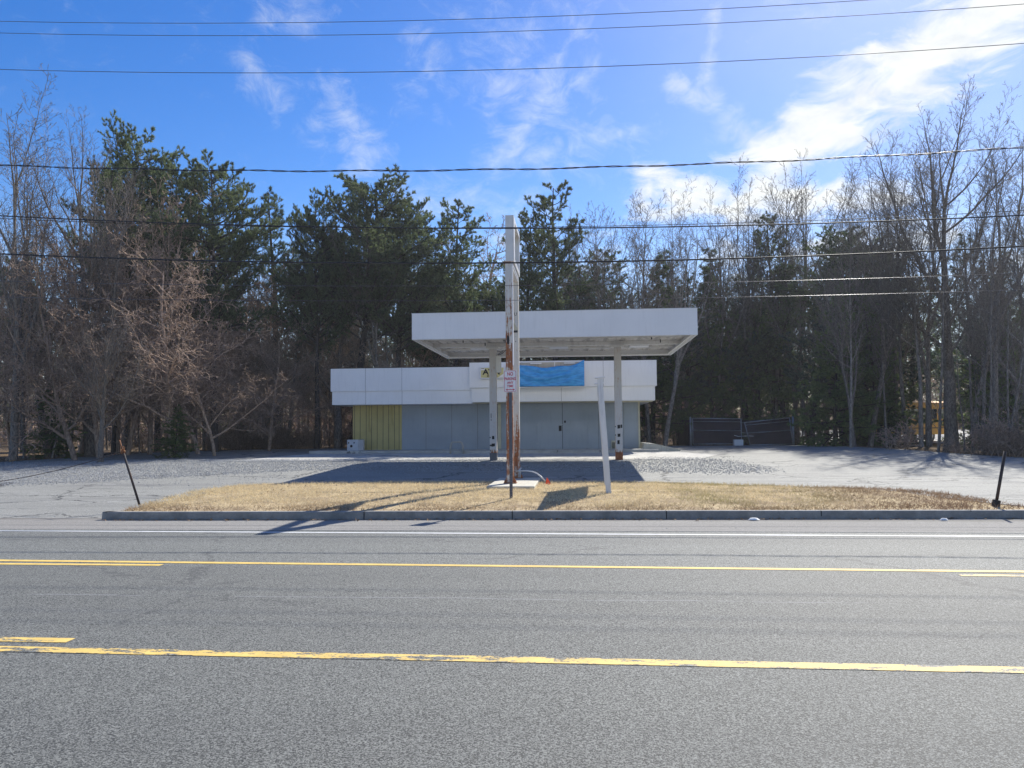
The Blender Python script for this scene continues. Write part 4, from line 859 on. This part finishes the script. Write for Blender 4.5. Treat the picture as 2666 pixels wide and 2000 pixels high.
mb = MB(); mb.tube([(xp,yB-.049,zs-.28),(xp,yB-.056,zs-.28)],.013,8); mb.tube([(xp,yB-.049,zs-.14),(xp,yB-.056,zs-.14)],.006,8); loc(mb,'bolt_hole','black',p2)
mb = MB()                                   # ragged rust hole in the front pole
zh = W(1326,885,yA).z
vs_ = [(xF-.02+dx*.03,yA+.0185,zh+dz*.12) for dx,dz in ((-1,-.7),(-.2,-1),(.6,-.9),(1.1,-.1),(.9,.7),(.1,1),(-.9,.9),(-1.2,.1))]; mb.add(vs_,[tuple(range(8))]); mb.add([(a_,b_+.001,c_) for a_,b_,c_ in vs_],[tuple(range(8))[::-1]])
loc(mb,'rust_hole','black',p1)
for yy,xx,hh in ((yA+.105,xF,0),(yB+.035,xF+.02,0)):
    mb = MB(); mb.box(xx-.16,xx+.16,yy-.16,yy+.16,.312,.335)
    for a_ in (-1,1):
        mb.add([(xx+a_*.085,yy-.01,.335),(xx+a_*.15,yy-.01,.335),(xx+a_*.085,yy-.01,.50),(xx+a_*.085,yy+.01,.335),(xx+a_*.15,yy+.01,.335),(xx+a_*.085,yy+.01,.50)],[(0,1,2),(3,5,4),(0,3,4,1),(1,4,5,2),(2,5,3,0)])
        for b_ in (-1,1): mb.tube([(xx+a_*.125,yy+b_*.125,.33),(xx+a_*.125,yy+b_*.125,.39)],.02,6)
    loc(mb,'base_plate','rustlight' if yy > 20.5 else 'rustdark',p1 if yy < 20.5 else p2)
# cabinet frame
cb = empty('cabinet',(0,0,0)); cb.parent = py; cb.name = 'cabinet_frame'; bpy.data.objects.remove(cb)
xc0, xc1 = -1.735,-1.52; z0c,z1c = 5.96,7.155
mb = MB(); mb.box(xc0,xc1,yA-.02,yA+.03,z0c,z1c); mb.box(xc0,xc1,yB-.03,yB+.02,z0c,z1c); mb.box(xc0,xc1,yA+.03,yB-.03,z1c-.05,z1c); mb.box(xc0,xc1,yA+.03,yB-.03,z0c,z0c+.05); cbm = loc(mb,'cabinet','white2',py)
mb = MB(); 
for a_,b_,c_,d__ in ((yA+.03,yA+.30,z0c+.05,z1c-.05),(yB-.12,yB-.03,z0c+.05,z1c-.05),(yA+.30,yB-.12,z0c+.05,z0c+.11),(yA+.30,yB-.12,z1c-.11,z1c-.05)): mb.box(xc1-.02,xc1+.004,a_,b_,c_,d__); mb.box(xc0-.004,xc0+.02,a_,b_,c_,d__)
loc(mb,'cabinet_rim','rim',cbm)
mb = MB(); mb.box(xF-.05,xF+.115,yA+.19,yB-.05,5.86,5.93); mb.box(xF+.02,xF+.10,yA+.19,yB-.05,5.80,5.86); loc(mb,'crossbar','rim',py)
mb = MB(); mb.box(xF-.13,xF+.06,yA+.0,yA+.22,5.92,5.96); loc(mb,'mount','rustlight',py)
mb = MB(); mb.box(-2.16,-1.0,18.5,21.6,.10,.31); pd = mb.build('concrete_footing','padc',None,.02); tag(pd, 'square concrete footing slab under the rusty pylon sign', 'footing')
q = [Vector(v) for v in ((-1.55,20.6,.62),(-1.42,20.6,.63),(-1.15,20.55,.63),(-.98,20.5,.60),(-.85,20.4,.50),(-.72,20.3,.36),(-.63,20.2,.24))]
A_ = [(-1.55,21.35,.31),(-1.55,21.35,.56),(-1.52,21.3,.60)]+[W(x_,y_,21.0-.12*i_) for i_,(x_,y_) in enumerate(((1350,1226),(1372,1226),(1386,1228),(1398,1233),(1407,1240),(1419,1252)))]
mb = MB(); mb.tube(A_,.019,8); tag(mb.build('bent_conduit','pvc'), 'pale bent conduit arching from the rear pylon pole to the grass', 'pipe')
fp = G(1425,1262); fz = gz(fp.x,fp.y)
s = empty('marker_flag', (fp.x-.02,20.2,gz(0,20.2))); s.location = (W(1425,1260,20.0).x,20.0,gz(0,20.0)); tag(s, 'small orange utility marker flag in the dry grass', 'flag')
mb = MB(); mb.tube([(0,0,0),(-.01,0,.20)],.004,5); rel(mb,'wire_stem','steel',s)
mb = MB(); mb.add([(-.01,0,.20),(-.05,-.01,.03),(.03,-.03,.0),(.09,-.02,.02),(.05,.02,.10)],[(0,1,2,4),(2,3,4)]); rel(mb,'flag_cloth','orange',s)
mb = MB(); mb.bar((-2.45,18.6,.235),(-2.12,18.42,.215),.05,.03); tag(mb.build('wood_stake','cream'), 'short pale stake lying in the grass by the footing', 'stake')
# ------------------------------------------------------------------ no parking sign
s = empty('no_parking_sign', (-1.385,16.4,gz(-1.4,16.4)-.02)); tag(s, 'white and red NO PARKING ANY TIME sign on a steel channel post', 'sign')
zr = s.location.z
mb = MB(); mb.box(-.012,.012,-.002,.002,0,2.85-zr)    # u channel
mb.box(-.033,-.012,-.002,.022,0,2.85-zr); mb.box(.012,.033,-.002,.022,0,2.85-zr); rel(mb,'post','post',s)
mb = MB()
for i in range(16): mb.tube([(0,-.0022,.05+i*.055),(0,-.004,.05+i*.055)],.005,6)
rel(mb,'post_hole','boxgrey',s)
pl = empty('plate',(0,0,0)); bpy.data.objects.remove(pl)
def rrect(hw_,hh_,r,n_=5):
    return [(sx*(hw_-r)+r*math.cos(a_),sz*(hh_-r)+r*math.sin(a_)) for (sx,sz,a0_) in ((1,1,0),(-1,1,90),(-1,-1,180),(1,-1,270)) for a_ in [R_(a0_+90*i/n_) for i in range(n_+1)]]
T = Matrix.Translation((0,-.012,2.705-zr))@Matrix.Rotation(R_(-14),4,'Z')
def plate(hw_,hh_,r,y0_,y1_):
    o_ = rrect(hw_,hh_,r); k = len(o_); vs = [T@Vector((x,y0_,z)) for x,z in o_]+[T@Vector((x,y1_,z)) for x,z in o_]
    m_ = MB(); m_.add(vs, [tuple(range(k)),tuple(range(2*k-1,k-1,-1))]+[(i,(i+1)%k,k+(i+1)%k,k+i) for i in range(k)]); return m_
pl = plate(.146,.236,.03,-.003,0).build('sign_plate','signw',s)
def ringp(hw_,hh_,r,t_,y_):
    a_ = rrect(hw_,hh_,r); b_ = rrect(hw_-t_,hh_-t_,r-t_*.6); k = len(a_); m_ = MB()
    vs = [T@Vector((x,y_,z)) for x,z in a_]+[T@Vector((x,y_,z)) for x,z in b_]; m_.add(vs,[(i,(i+1)%k,k+(i+1)%k,k+i) for i in range(k)]); return m_
ringp(.134,.224,.024,.008,-.0042).build('border','signr',pl)
for body,zz,sz_,sx_,bo in (('NO',.152,.105,.80,.0024),('PARKING',.048,.090,.66,.0018),('ANY',-.035,.070,.95,.0016),('TIME',-.108,.070,.95,.0016)):
    text('lettering',body,sz_,'signr',pl,T@Matrix.Translation((0,-.0045,zz))@FACE,sx_,bo,.0006,1.02)
mb = MB(); zz = -.182
mb.add([T@Vector(v) for v in ((-.07,-.005,zz+.007),(-.07,-.005,zz-.007),(.07,-.005,zz-.007),(.07,-.005,zz+.007))],[(0,1,2,3)])
for a_ in (-1,1): mb.add([T@Vector(v) for v in ((a_*.105,-.005,zz),(a_*.058,-.005,zz+.026),(a_*.068,-.005,zz+.0),(a_*.058,-.005,zz-.026))],[(0,1,2,3)])
mb.build('arrow','signr',pl)
mb = MB()
for zz in (.15,-.165): mb.tube([T@Vector((0,-.003,zz)),T@Vector((0,-.009,zz))],.006,8)
mb.build('bolt','steel',pl)
# ------------------------------------------------------------------ leaning white two post sign seen edge on
b0 = W(1585,1295,17.4); t0 = W(1562,984,17.4); b1 = Vector((.78,20.0,gz(.8,20)-.02)); d0 = t0-b0; t1 = b1+Vector((d0.x*1.05,-.02,2.62))
b0.z = gz(b0.x,17.4)-.02
s = empty('leaning_panel_sign', b0); tag(s, 'leaning white two post panel sign seen edge on beside the pylon', 'sign')
def sl(mb,name,m,par=s,bev=0.0):
    o = mb.build(name,m,par,bev); o.data.transform(Matrix.Translation(-b0)); return o
mb = MB(); mb.bar(b0,t0,.115,.115,(0,1,0)); sl(mb,'post','white2',s,.006)
mb = MB(); mb.bar(b1,t1,.115,.115,(0,1,0)); sl(mb,'post','white2',s,.006)
for q_,ww in ((t0,.17),(t1,.17)):
    mb = MB(); e_ = Vector((-math.cos(R_(-5)),0,-math.sin(R_(5)))); mb.bar(q_+Vector((-.115,0,-.005)),q_+Vector((.115,0,.018)),.035,.16,(0,1,0)); sl(mb,'post_cap','rim',s,.008)
ax = lambda f_,y_: Vector((b0.x+(d0.x)*f_+(y_-17.4)*(b1.x-b0.x)/2.6, y_, b0.z+2.8*f_))
mb = MB(); c0,c1,c2,c3 = ax(.34,17.5),ax(.34,19.9),ax(.93,19.9),ax(.93,17.5); e_ = Vector((.02,0,0))
mb.add([c0-e_,c1-e_,c2-e_,c3-e_,c0+e_,c1+e_,c2+e_,c3+e_],[(0,1,2,3),(7,6,5,4),(0,4,5,1),(1,5,6,2),(2,6,7,3),(3,7,4,0)]); sl(mb,'panel','white',s)
# ------------------------------------------------------------------ leaning pipe posts and chain
lb = W(364,1315,15.6); lb.z = .13; lt = W(311,1146,15.6); lt2 = W(320,1166,15.6)
s = empty('chain_post', lb); tag(s, 'thin dark pipe leaning at the left end of the island with rusty wire', 'post', 'leaning chain posts at the ends of the island')
def sp(mb,name,m,par,base):
    o = mb.build(name,m,par); o.data.transform(Matrix.Translation(-base)); return o
mb = MB(); mb.tube([lb,lb.lerp(lt,.82)],.024,10); sp(mb,'pipe','rustpost',s,lb)
mb = MB(); mb.tube([lb.lerp(lt,.80),lt],.013,8); sp(mb,'rusty_rod','rustlight',s,lb)
mb = MB(); kp = lb.lerp(lt,.83)
for i in range(9):
    a_ = rg.uniform(0,6.28); u_ = Vector((rg.gauss(0,1),rg.gauss(0,1),rg.gauss(0,1))).normalized(); v_ = u_.cross(Vector((rg.gauss(0,1),rg.gauss(0,1),rg.gauss(0,1)))).normalized(); c_ = kp+Vector((rg.gauss(0,.02),0,rg.gauss(0,.035)))
    rr_ = rg.uniform(.025,.05); mb.tube([c_+(u_*math.cos(k*.6)+v_*math.sin(k*.6))*rr_ for k in range(10)],.006,5)
sp(mb,'wire_tangle','rustlight',s,lb)
e0 = lb.lerp(lt,.83); e1 = Vector((-13.2,15.9,.55)); mb = MB(); pts = []
for i in range(41): u_ = i/40; q_ = e0.lerp(e1,u_); q_.z -= .16*4*u_*(1-u_)*.6; pts.append(q_)
mb.tube(pts,.0075,5); tag(mb.build('sagging_chain','rustpost'), 'thin rusty chain hanging from the left post across the driveway', 'chain')
rb = W(2591,1312,15.3); rb.z = .13; rt = W(2617,1175,15.3)
s = empty('chain_post', rb); tag(s, 'thin dark pipe in a square sleeve leaning at the right end of the island', 'post', 'leaning chain posts at the ends of the island')
mb = MB(); mb.tube([rb,rt],.028,10); sp(mb,'pipe','rustpost',s,rb)
mb = MB(); d_ = (rt-rb); mb.bar(rb+d_*.0,rb+d_*.14,.10,.10); sp(mb,'sleeve','dark',s,rb)
# ------------------------------------------------------------------ dumpster enclosure
FY = 48.0; fg = Zg(FY)
s = empty('enclosure_fence', (9.7,FY,fg)); tag(s, 'dark screened chain link enclosure with sagging gates at the back of the lot', 'fence')
def sf(mb,name,m,par=s,bev=0.0):
    l = Vector((0,0,0)); q = par
    while q: l += q.location; q = q.parent
    o = mb.build(name,m,par,bev); o.data.transform(Matrix.Translation(-l)); return o
mb = MB(); mb.add([(6.92,48,fg+.02),(6.60,50.4,fg+.02),(6.60,50.4,2.15),(6.92,48,2.12),(6.96,48.02,fg+.02),(6.64,50.42,fg+.02),(6.64,50.42,2.15),(6.96,48.02,2.12)],[(0,1,2,3),(7,6,5,4),(0,4,5,1),(2,6,7,3),(1,5,6,2),(0,3,7,4)]); sf(mb,'side_screen','screen')
mb = MB(); mb.box(6.75,13.3,51.6,51.64,fg+.05,2.1); sf(mb,'back_screen','screen')
for x_,w1 in ((7.02,.055),(13.15,.06)):
    mb = MB(); mb.tube([(x_,48,fg-.05),(x_,48,2.27)],w1,10); mb.tube([(x_,48,2.27),(x_,48,2.31)],[w1*1.2,w1*.4],10); sf(mb,'post','steel')
def gate(c, lab):      # corners bl, br, tr, tl
    c = [Vector(v) for v in c]; e_ = Vector((0,.02,0)); q = [p_+Vector((0,.04,0)) for p_ in c]
    mb = MB(); mb.add([p_ for p_ in q]+[p_+e_ for p_ in q],[(0,1,2,3),(7,6,5,4),(0,4,5,1),(1,5,6,2),(2,6,7,3),(3,7,4,0)]); g_ = sf(mb,'gate','screen'); g_['label'] = lab
    mb = MB()
    for i in range(4): mb.tube([c[i],c[(i+1)%4]],.028,8)
    mb.tube([c[0].lerp(c[3],.53),c[1].lerp(c[2],.53)],.02,8); mb.tube([c[0].lerp(c[3],.88),c[1].lerp(c[2],.88)],.016,8)
    sf(mb,'gate_frame','steel',g_)
gate([(7.15,48,fg+.1),(10.05,47.95,fg+.1),(10.05,47.95,2.16),(7.15,48,2.22)],'left gate leaf standing square')
gate([(10.55,47.9,fg+.03),(13.1,48,fg+.05),(12.95,48,2.2),(10.25,47.9,1.93)],'right gate leaf sagging off its post')
mb = MB(); mb.bar((10.05,47.93,1.33),(10.45,47.88,1.28),.04,.02,(0,0,1)); mb.bar((10.0,47.93,1.92),(10.35,47.88,1.92),.03,.02,(0,0,1)); sf(mb,'latch_bar','steel')
mb = MB(); mb.bar((9.6,47.85,1.16),(9.85,47.85,1.09),.05,.03,(0,0,1)); mb.bar((9.85,47.85,1.09),(10.4,47.85,1.12),.06,.03,(0,0,1)); mb.bar((10.45,47.85,1.12),(10.75,47.85,1.10),.04,.03,(0,0,1)); tag(mb.build('torn_strip','snow'), 'torn white strip tied between the enclosure gates', 'strip')
mb = MB(); mb.box(-.27,.27,-.2,.2,0,.36); o = mb.build('white_box','snow',None,.02); o.location = (W(1922,1163,47.3).x,47.3,Zg(47.3)); tag(o, 'small white box standing in front of the enclosure gates', 'box')
# ------------------------------------------------------------------ far right: low dark barrier, bus, litter
p_ = G(2640,1180); s = empty('low_dark_slab', (p_.x+1.2,p_.y+.6,Zg(p_.y+.6))); tag(s, 'low dark flat slab over a shade black underside at the right edge by the woods', 'slab')
mb = MB(); mb.box(-1.75,2.2,-.5,.5,.34,.41); rel(mb,'slab','post',s,.01)
mb = MB(); mb.box(-1.6,2.2,-.42,.42,-.02,.34); rel(mb,'base','black',s)  # black box stands for the shadow under the slab
BX = W(2440,1120,53)
s = empty('school_bus', (BX.x+.3,54,Zg(54)+.05), R_(32)); tag(s, 'yellow school bus parked behind the trees at the right', 'school bus')
L_,Wb,Hb = 7.5,2.3,2.75
mb = MB(); mb.box(-L_,0,-Wb/2,Wb/2,.55,2.45); 
for i in range(6):
    a_,b_ = [(-1.15,2.45),(-1.05,2.62),(-.7,2.73),(0,2.76),(.7,2.73),(1.05,2.62),(1.15,2.45)][i:i+2]; mb.add([(-L_,a_[0],a_[1]),(0,a_[0],a_[1]),(0,b_[0],b_[1]),(-L_,b_[0],b_[1])],[(0,1,2,3)])
mb.add([(0,-1.15,2.45),(0,-1.05,2.62),(0,-.7,2.73),(0,0,2.76),(0,.7,2.73),(0,1.05,2.62),(0,1.15,2.45)],[tuple(range(7))]); mb.add([(-L_,-1.15,2.45),(-L_,-1.05,2.62),(-L_,-.7,2.73),(-L_,0,2.76),(-L_,.7,2.73),(-L_,1.05,2.62),(-L_,1.15,2.45)],[tuple(range(7))[::-1]])
rel(mb,'body','bus',s)
mb = MB(); mb.add([(0.02,-.95,.6),(1.25,-.8,.6),(1.25,.8,.6),(.02,.95,.6),(.02,-.95,1.45),(1.15,-.78,1.25),(1.15,.78,1.25),(.02,.95,1.45)],[(0,1,5,4),(1,2,6,5),(2,3,7,6),(4,5,6,7),(3,0,4,7)]); rel(mb,'hood','bus',s)
mb = MB(); mb.box(.001,.02,-.95,.95,1.55,2.3); rel(mb,'windshield','glass',s)
for i in range(7):
    mb = MB(); mb.box(-L_+.5+i*.95,-L_+1.3+i*.95,-Wb/2-.01,-Wb/2+.01,1.55,2.2); rel(mb,'window','glass',s)
mb = MB(); mb.box(-.75,-.12,-Wb/2-.02,-Wb/2,.6,2.25); d_ = rel(mb,'door','bus',s); mb = MB(); mb.box(-.68,-.2,-Wb/2-.03,-Wb/2-.021,1.3,2.1); rel(mb,'door_glass','glass',d_)
mb = MB(); mb.box(-L_,0,-Wb/2-.015,-Wb/2-.001,1.35,1.42); mb.box(-L_,0,-Wb/2-.015,-Wb/2-.001,.95,1.0); rel(mb,'stripe','black',s)
for x_,y_ in ((.6,-.85),(.6,.85),(-5.6,-1.0),(-5.6,1.0)):
    mb = MB(); mb.tube([(x_,y_-.14,.45),(x_,y_+.14,.45)],.45,16); o_ = rel(mb,'wheel','black',s); mb = MB(); mb.tube([(x_,y_-.16,.45),(x_,y_+.16,.45)],.22,12); rel(mb,'rim','rim',o_)
for y_ in (-.6,.6): mb = MB(); mb.tube([(1.24,y_,.95),(1.28,y_,.95)],.12,10); rel(mb,'headlight','lens',s)
for y_ in (-.8,.8): mb = MB(); mb.box(0,.08,y_-.12,y_+.12,2.45,2.62); rel(mb,'warning_light','orange',s)
for x_,yy,ww,nm in ((1.0,1,.22,0),):
    pass
for px_,py_,sz_,lab in ((1962,1348,.10,'flat white plastic scrap in the gutter below the kerb'),(2458-0,1351,.07,'small white scrap in the gutter near the right end of the kerb')):
    p_ = W(px_,py_,14.35); mb = MB(); k = 8
    vs = [(sz_*math.cos(i*6.283/k)*rg.uniform(.8,1.2),sz_*.5*math.sin(i*6.283/k),.01) for i in range(k)]+[(sz_*.6*math.cos(i*6.283/k),sz_*.3*math.sin(i*6.283/k),.045) for i in range(k)]
    mb.add(vs,[(i,(i+1)%k,k+(i+1)%k,k+i) for i in range(k)]+[tuple(range(k,2*k))],True); o = mb.build('plastic_scrap','snow'); o.location = (p_.x,14.35,0); tag(o, lab, 'litter')
# ------------------------------------------------------------------ overhead lines above the island
WIRES = [([(0,61),(640,56),(1326,43),(1900,17),(2318,0),(2666,-26)],.007,'wiresteel',0,'topmost thin wire crossing the sky'),
 ([(0,92),(640,88),(1326,78),(2050,49),(2666,16)],.007,'wiresteel',0,'second thin wire from the top of the sky'),
 ([(0,185),(723,187),(1326,177),(2050,151),(2666,117)],.008,'wiresteel',0,'third wire from the top crossing above the treetops'),
 ([(0,434),(400,440),(844,444),(1567,432),(2050,418),(2666,387)],.015,'wire',1,'twisted black cable just touching the tallest pine tops'),
 ([(0,571),(723,582),(1326,587),(2050,579),(2666,571)],.0155,'wire',0,'black cable passing over the top of the pylon cabinet'),
 ([(0,577),(723,586),(1326,586),(1700,581),(2050,574),(2666,559)],.007,'wire',0,'thin strand lying beside the upper thick cable'),
 ([(0,670),(844,678),(1326,676),(2050,664),(2666,652)],.019,'wire',0,'thickest black cable crossing the foot of the pylon cabinet')]
def lag(xs, ys, x):
    c_ = np.polyfit(xs, ys, min(3,len(xs)-1)); return float(np.polyval(c_, x))
for i,(L,r_,m_,tw,lab) in enumerate(WIRES):
    q = [W(x,y,18.5+.12*(i%3)) for x,y in L]; xs = [v.x for v in q]; zs_ = [v.z for v in q]; c_ = np.polyfit(xs, zs_, 2)
    if c_[0] < .002: c_ = np.array([.002]+list(np.polyfit(xs, np.array(zs_)-.002*np.array(xs)**2, 1)))
    mb = MB(); nseg = 400 if tw else 80; y_ = q[0].y
    pts = [(x, y_, float(np.polyval(c_, x))) for x in np.linspace(-27,24,nseg)]
    if tw:
        pa = [(x,y+.012*math.sin(x*6),z+.014*math.cos(x*6)+.012*math.sin(x*2.1)) for x,y,z in pts]; pb = [(x,y-.012*math.sin(x*6),z-.014*math.cos(x*6)+.012*math.sin(x*2.1)) for x,y,z in pts]
        mb.tube(pa,.010,5); mb.tube(pb,.011,5)
    else: mb.tube(pts, r_, 6)
    tag(mb.build('power_line',m_), lab, 'power line', 'overhead lines along the road')
for (L,r_,lab) in (([(0,733),(723,738),(1326,752),(2000,728),(2666,712)],.006,'faint thin wire low across the pylon pole'),([(0,775),(900,778),(1326,784),(2000,777),(2666,752)],.006,'lowest faint thin wire just above the canopy')):
    q = [W(x,y,18.2) for x,y in L]; c_ = np.polyfit([v.x for v in q],[v.z for v in q],2); mb = MB()
    mb.tube([(x,18.2,float(np.polyval(c_,x))) for x in np.linspace(-27,24,80)],r_,5); tag(mb.build('power_line','wiresteel'), lab, 'power line', 'overhead lines along the road')

hz = MB(); hz.box(-245,245,-245,225,-1.2,27); hz = hz.build('veil_haze','white'); tag(hz, kind='stuff')  # thin air volume added to lift the dark woods like a glare veil
t = mat('haze air'); v_ = t.n('ShaderNodeVolumePrincipled', {'Color': (.86,.90,.96), 'Density': .0005, 'Anisotropy': .35}); t.L.new(v_.outputs[0], t.out.inputs['Volume']); hz.data.materials.clear(); hz.data.materials.append(t.mat)
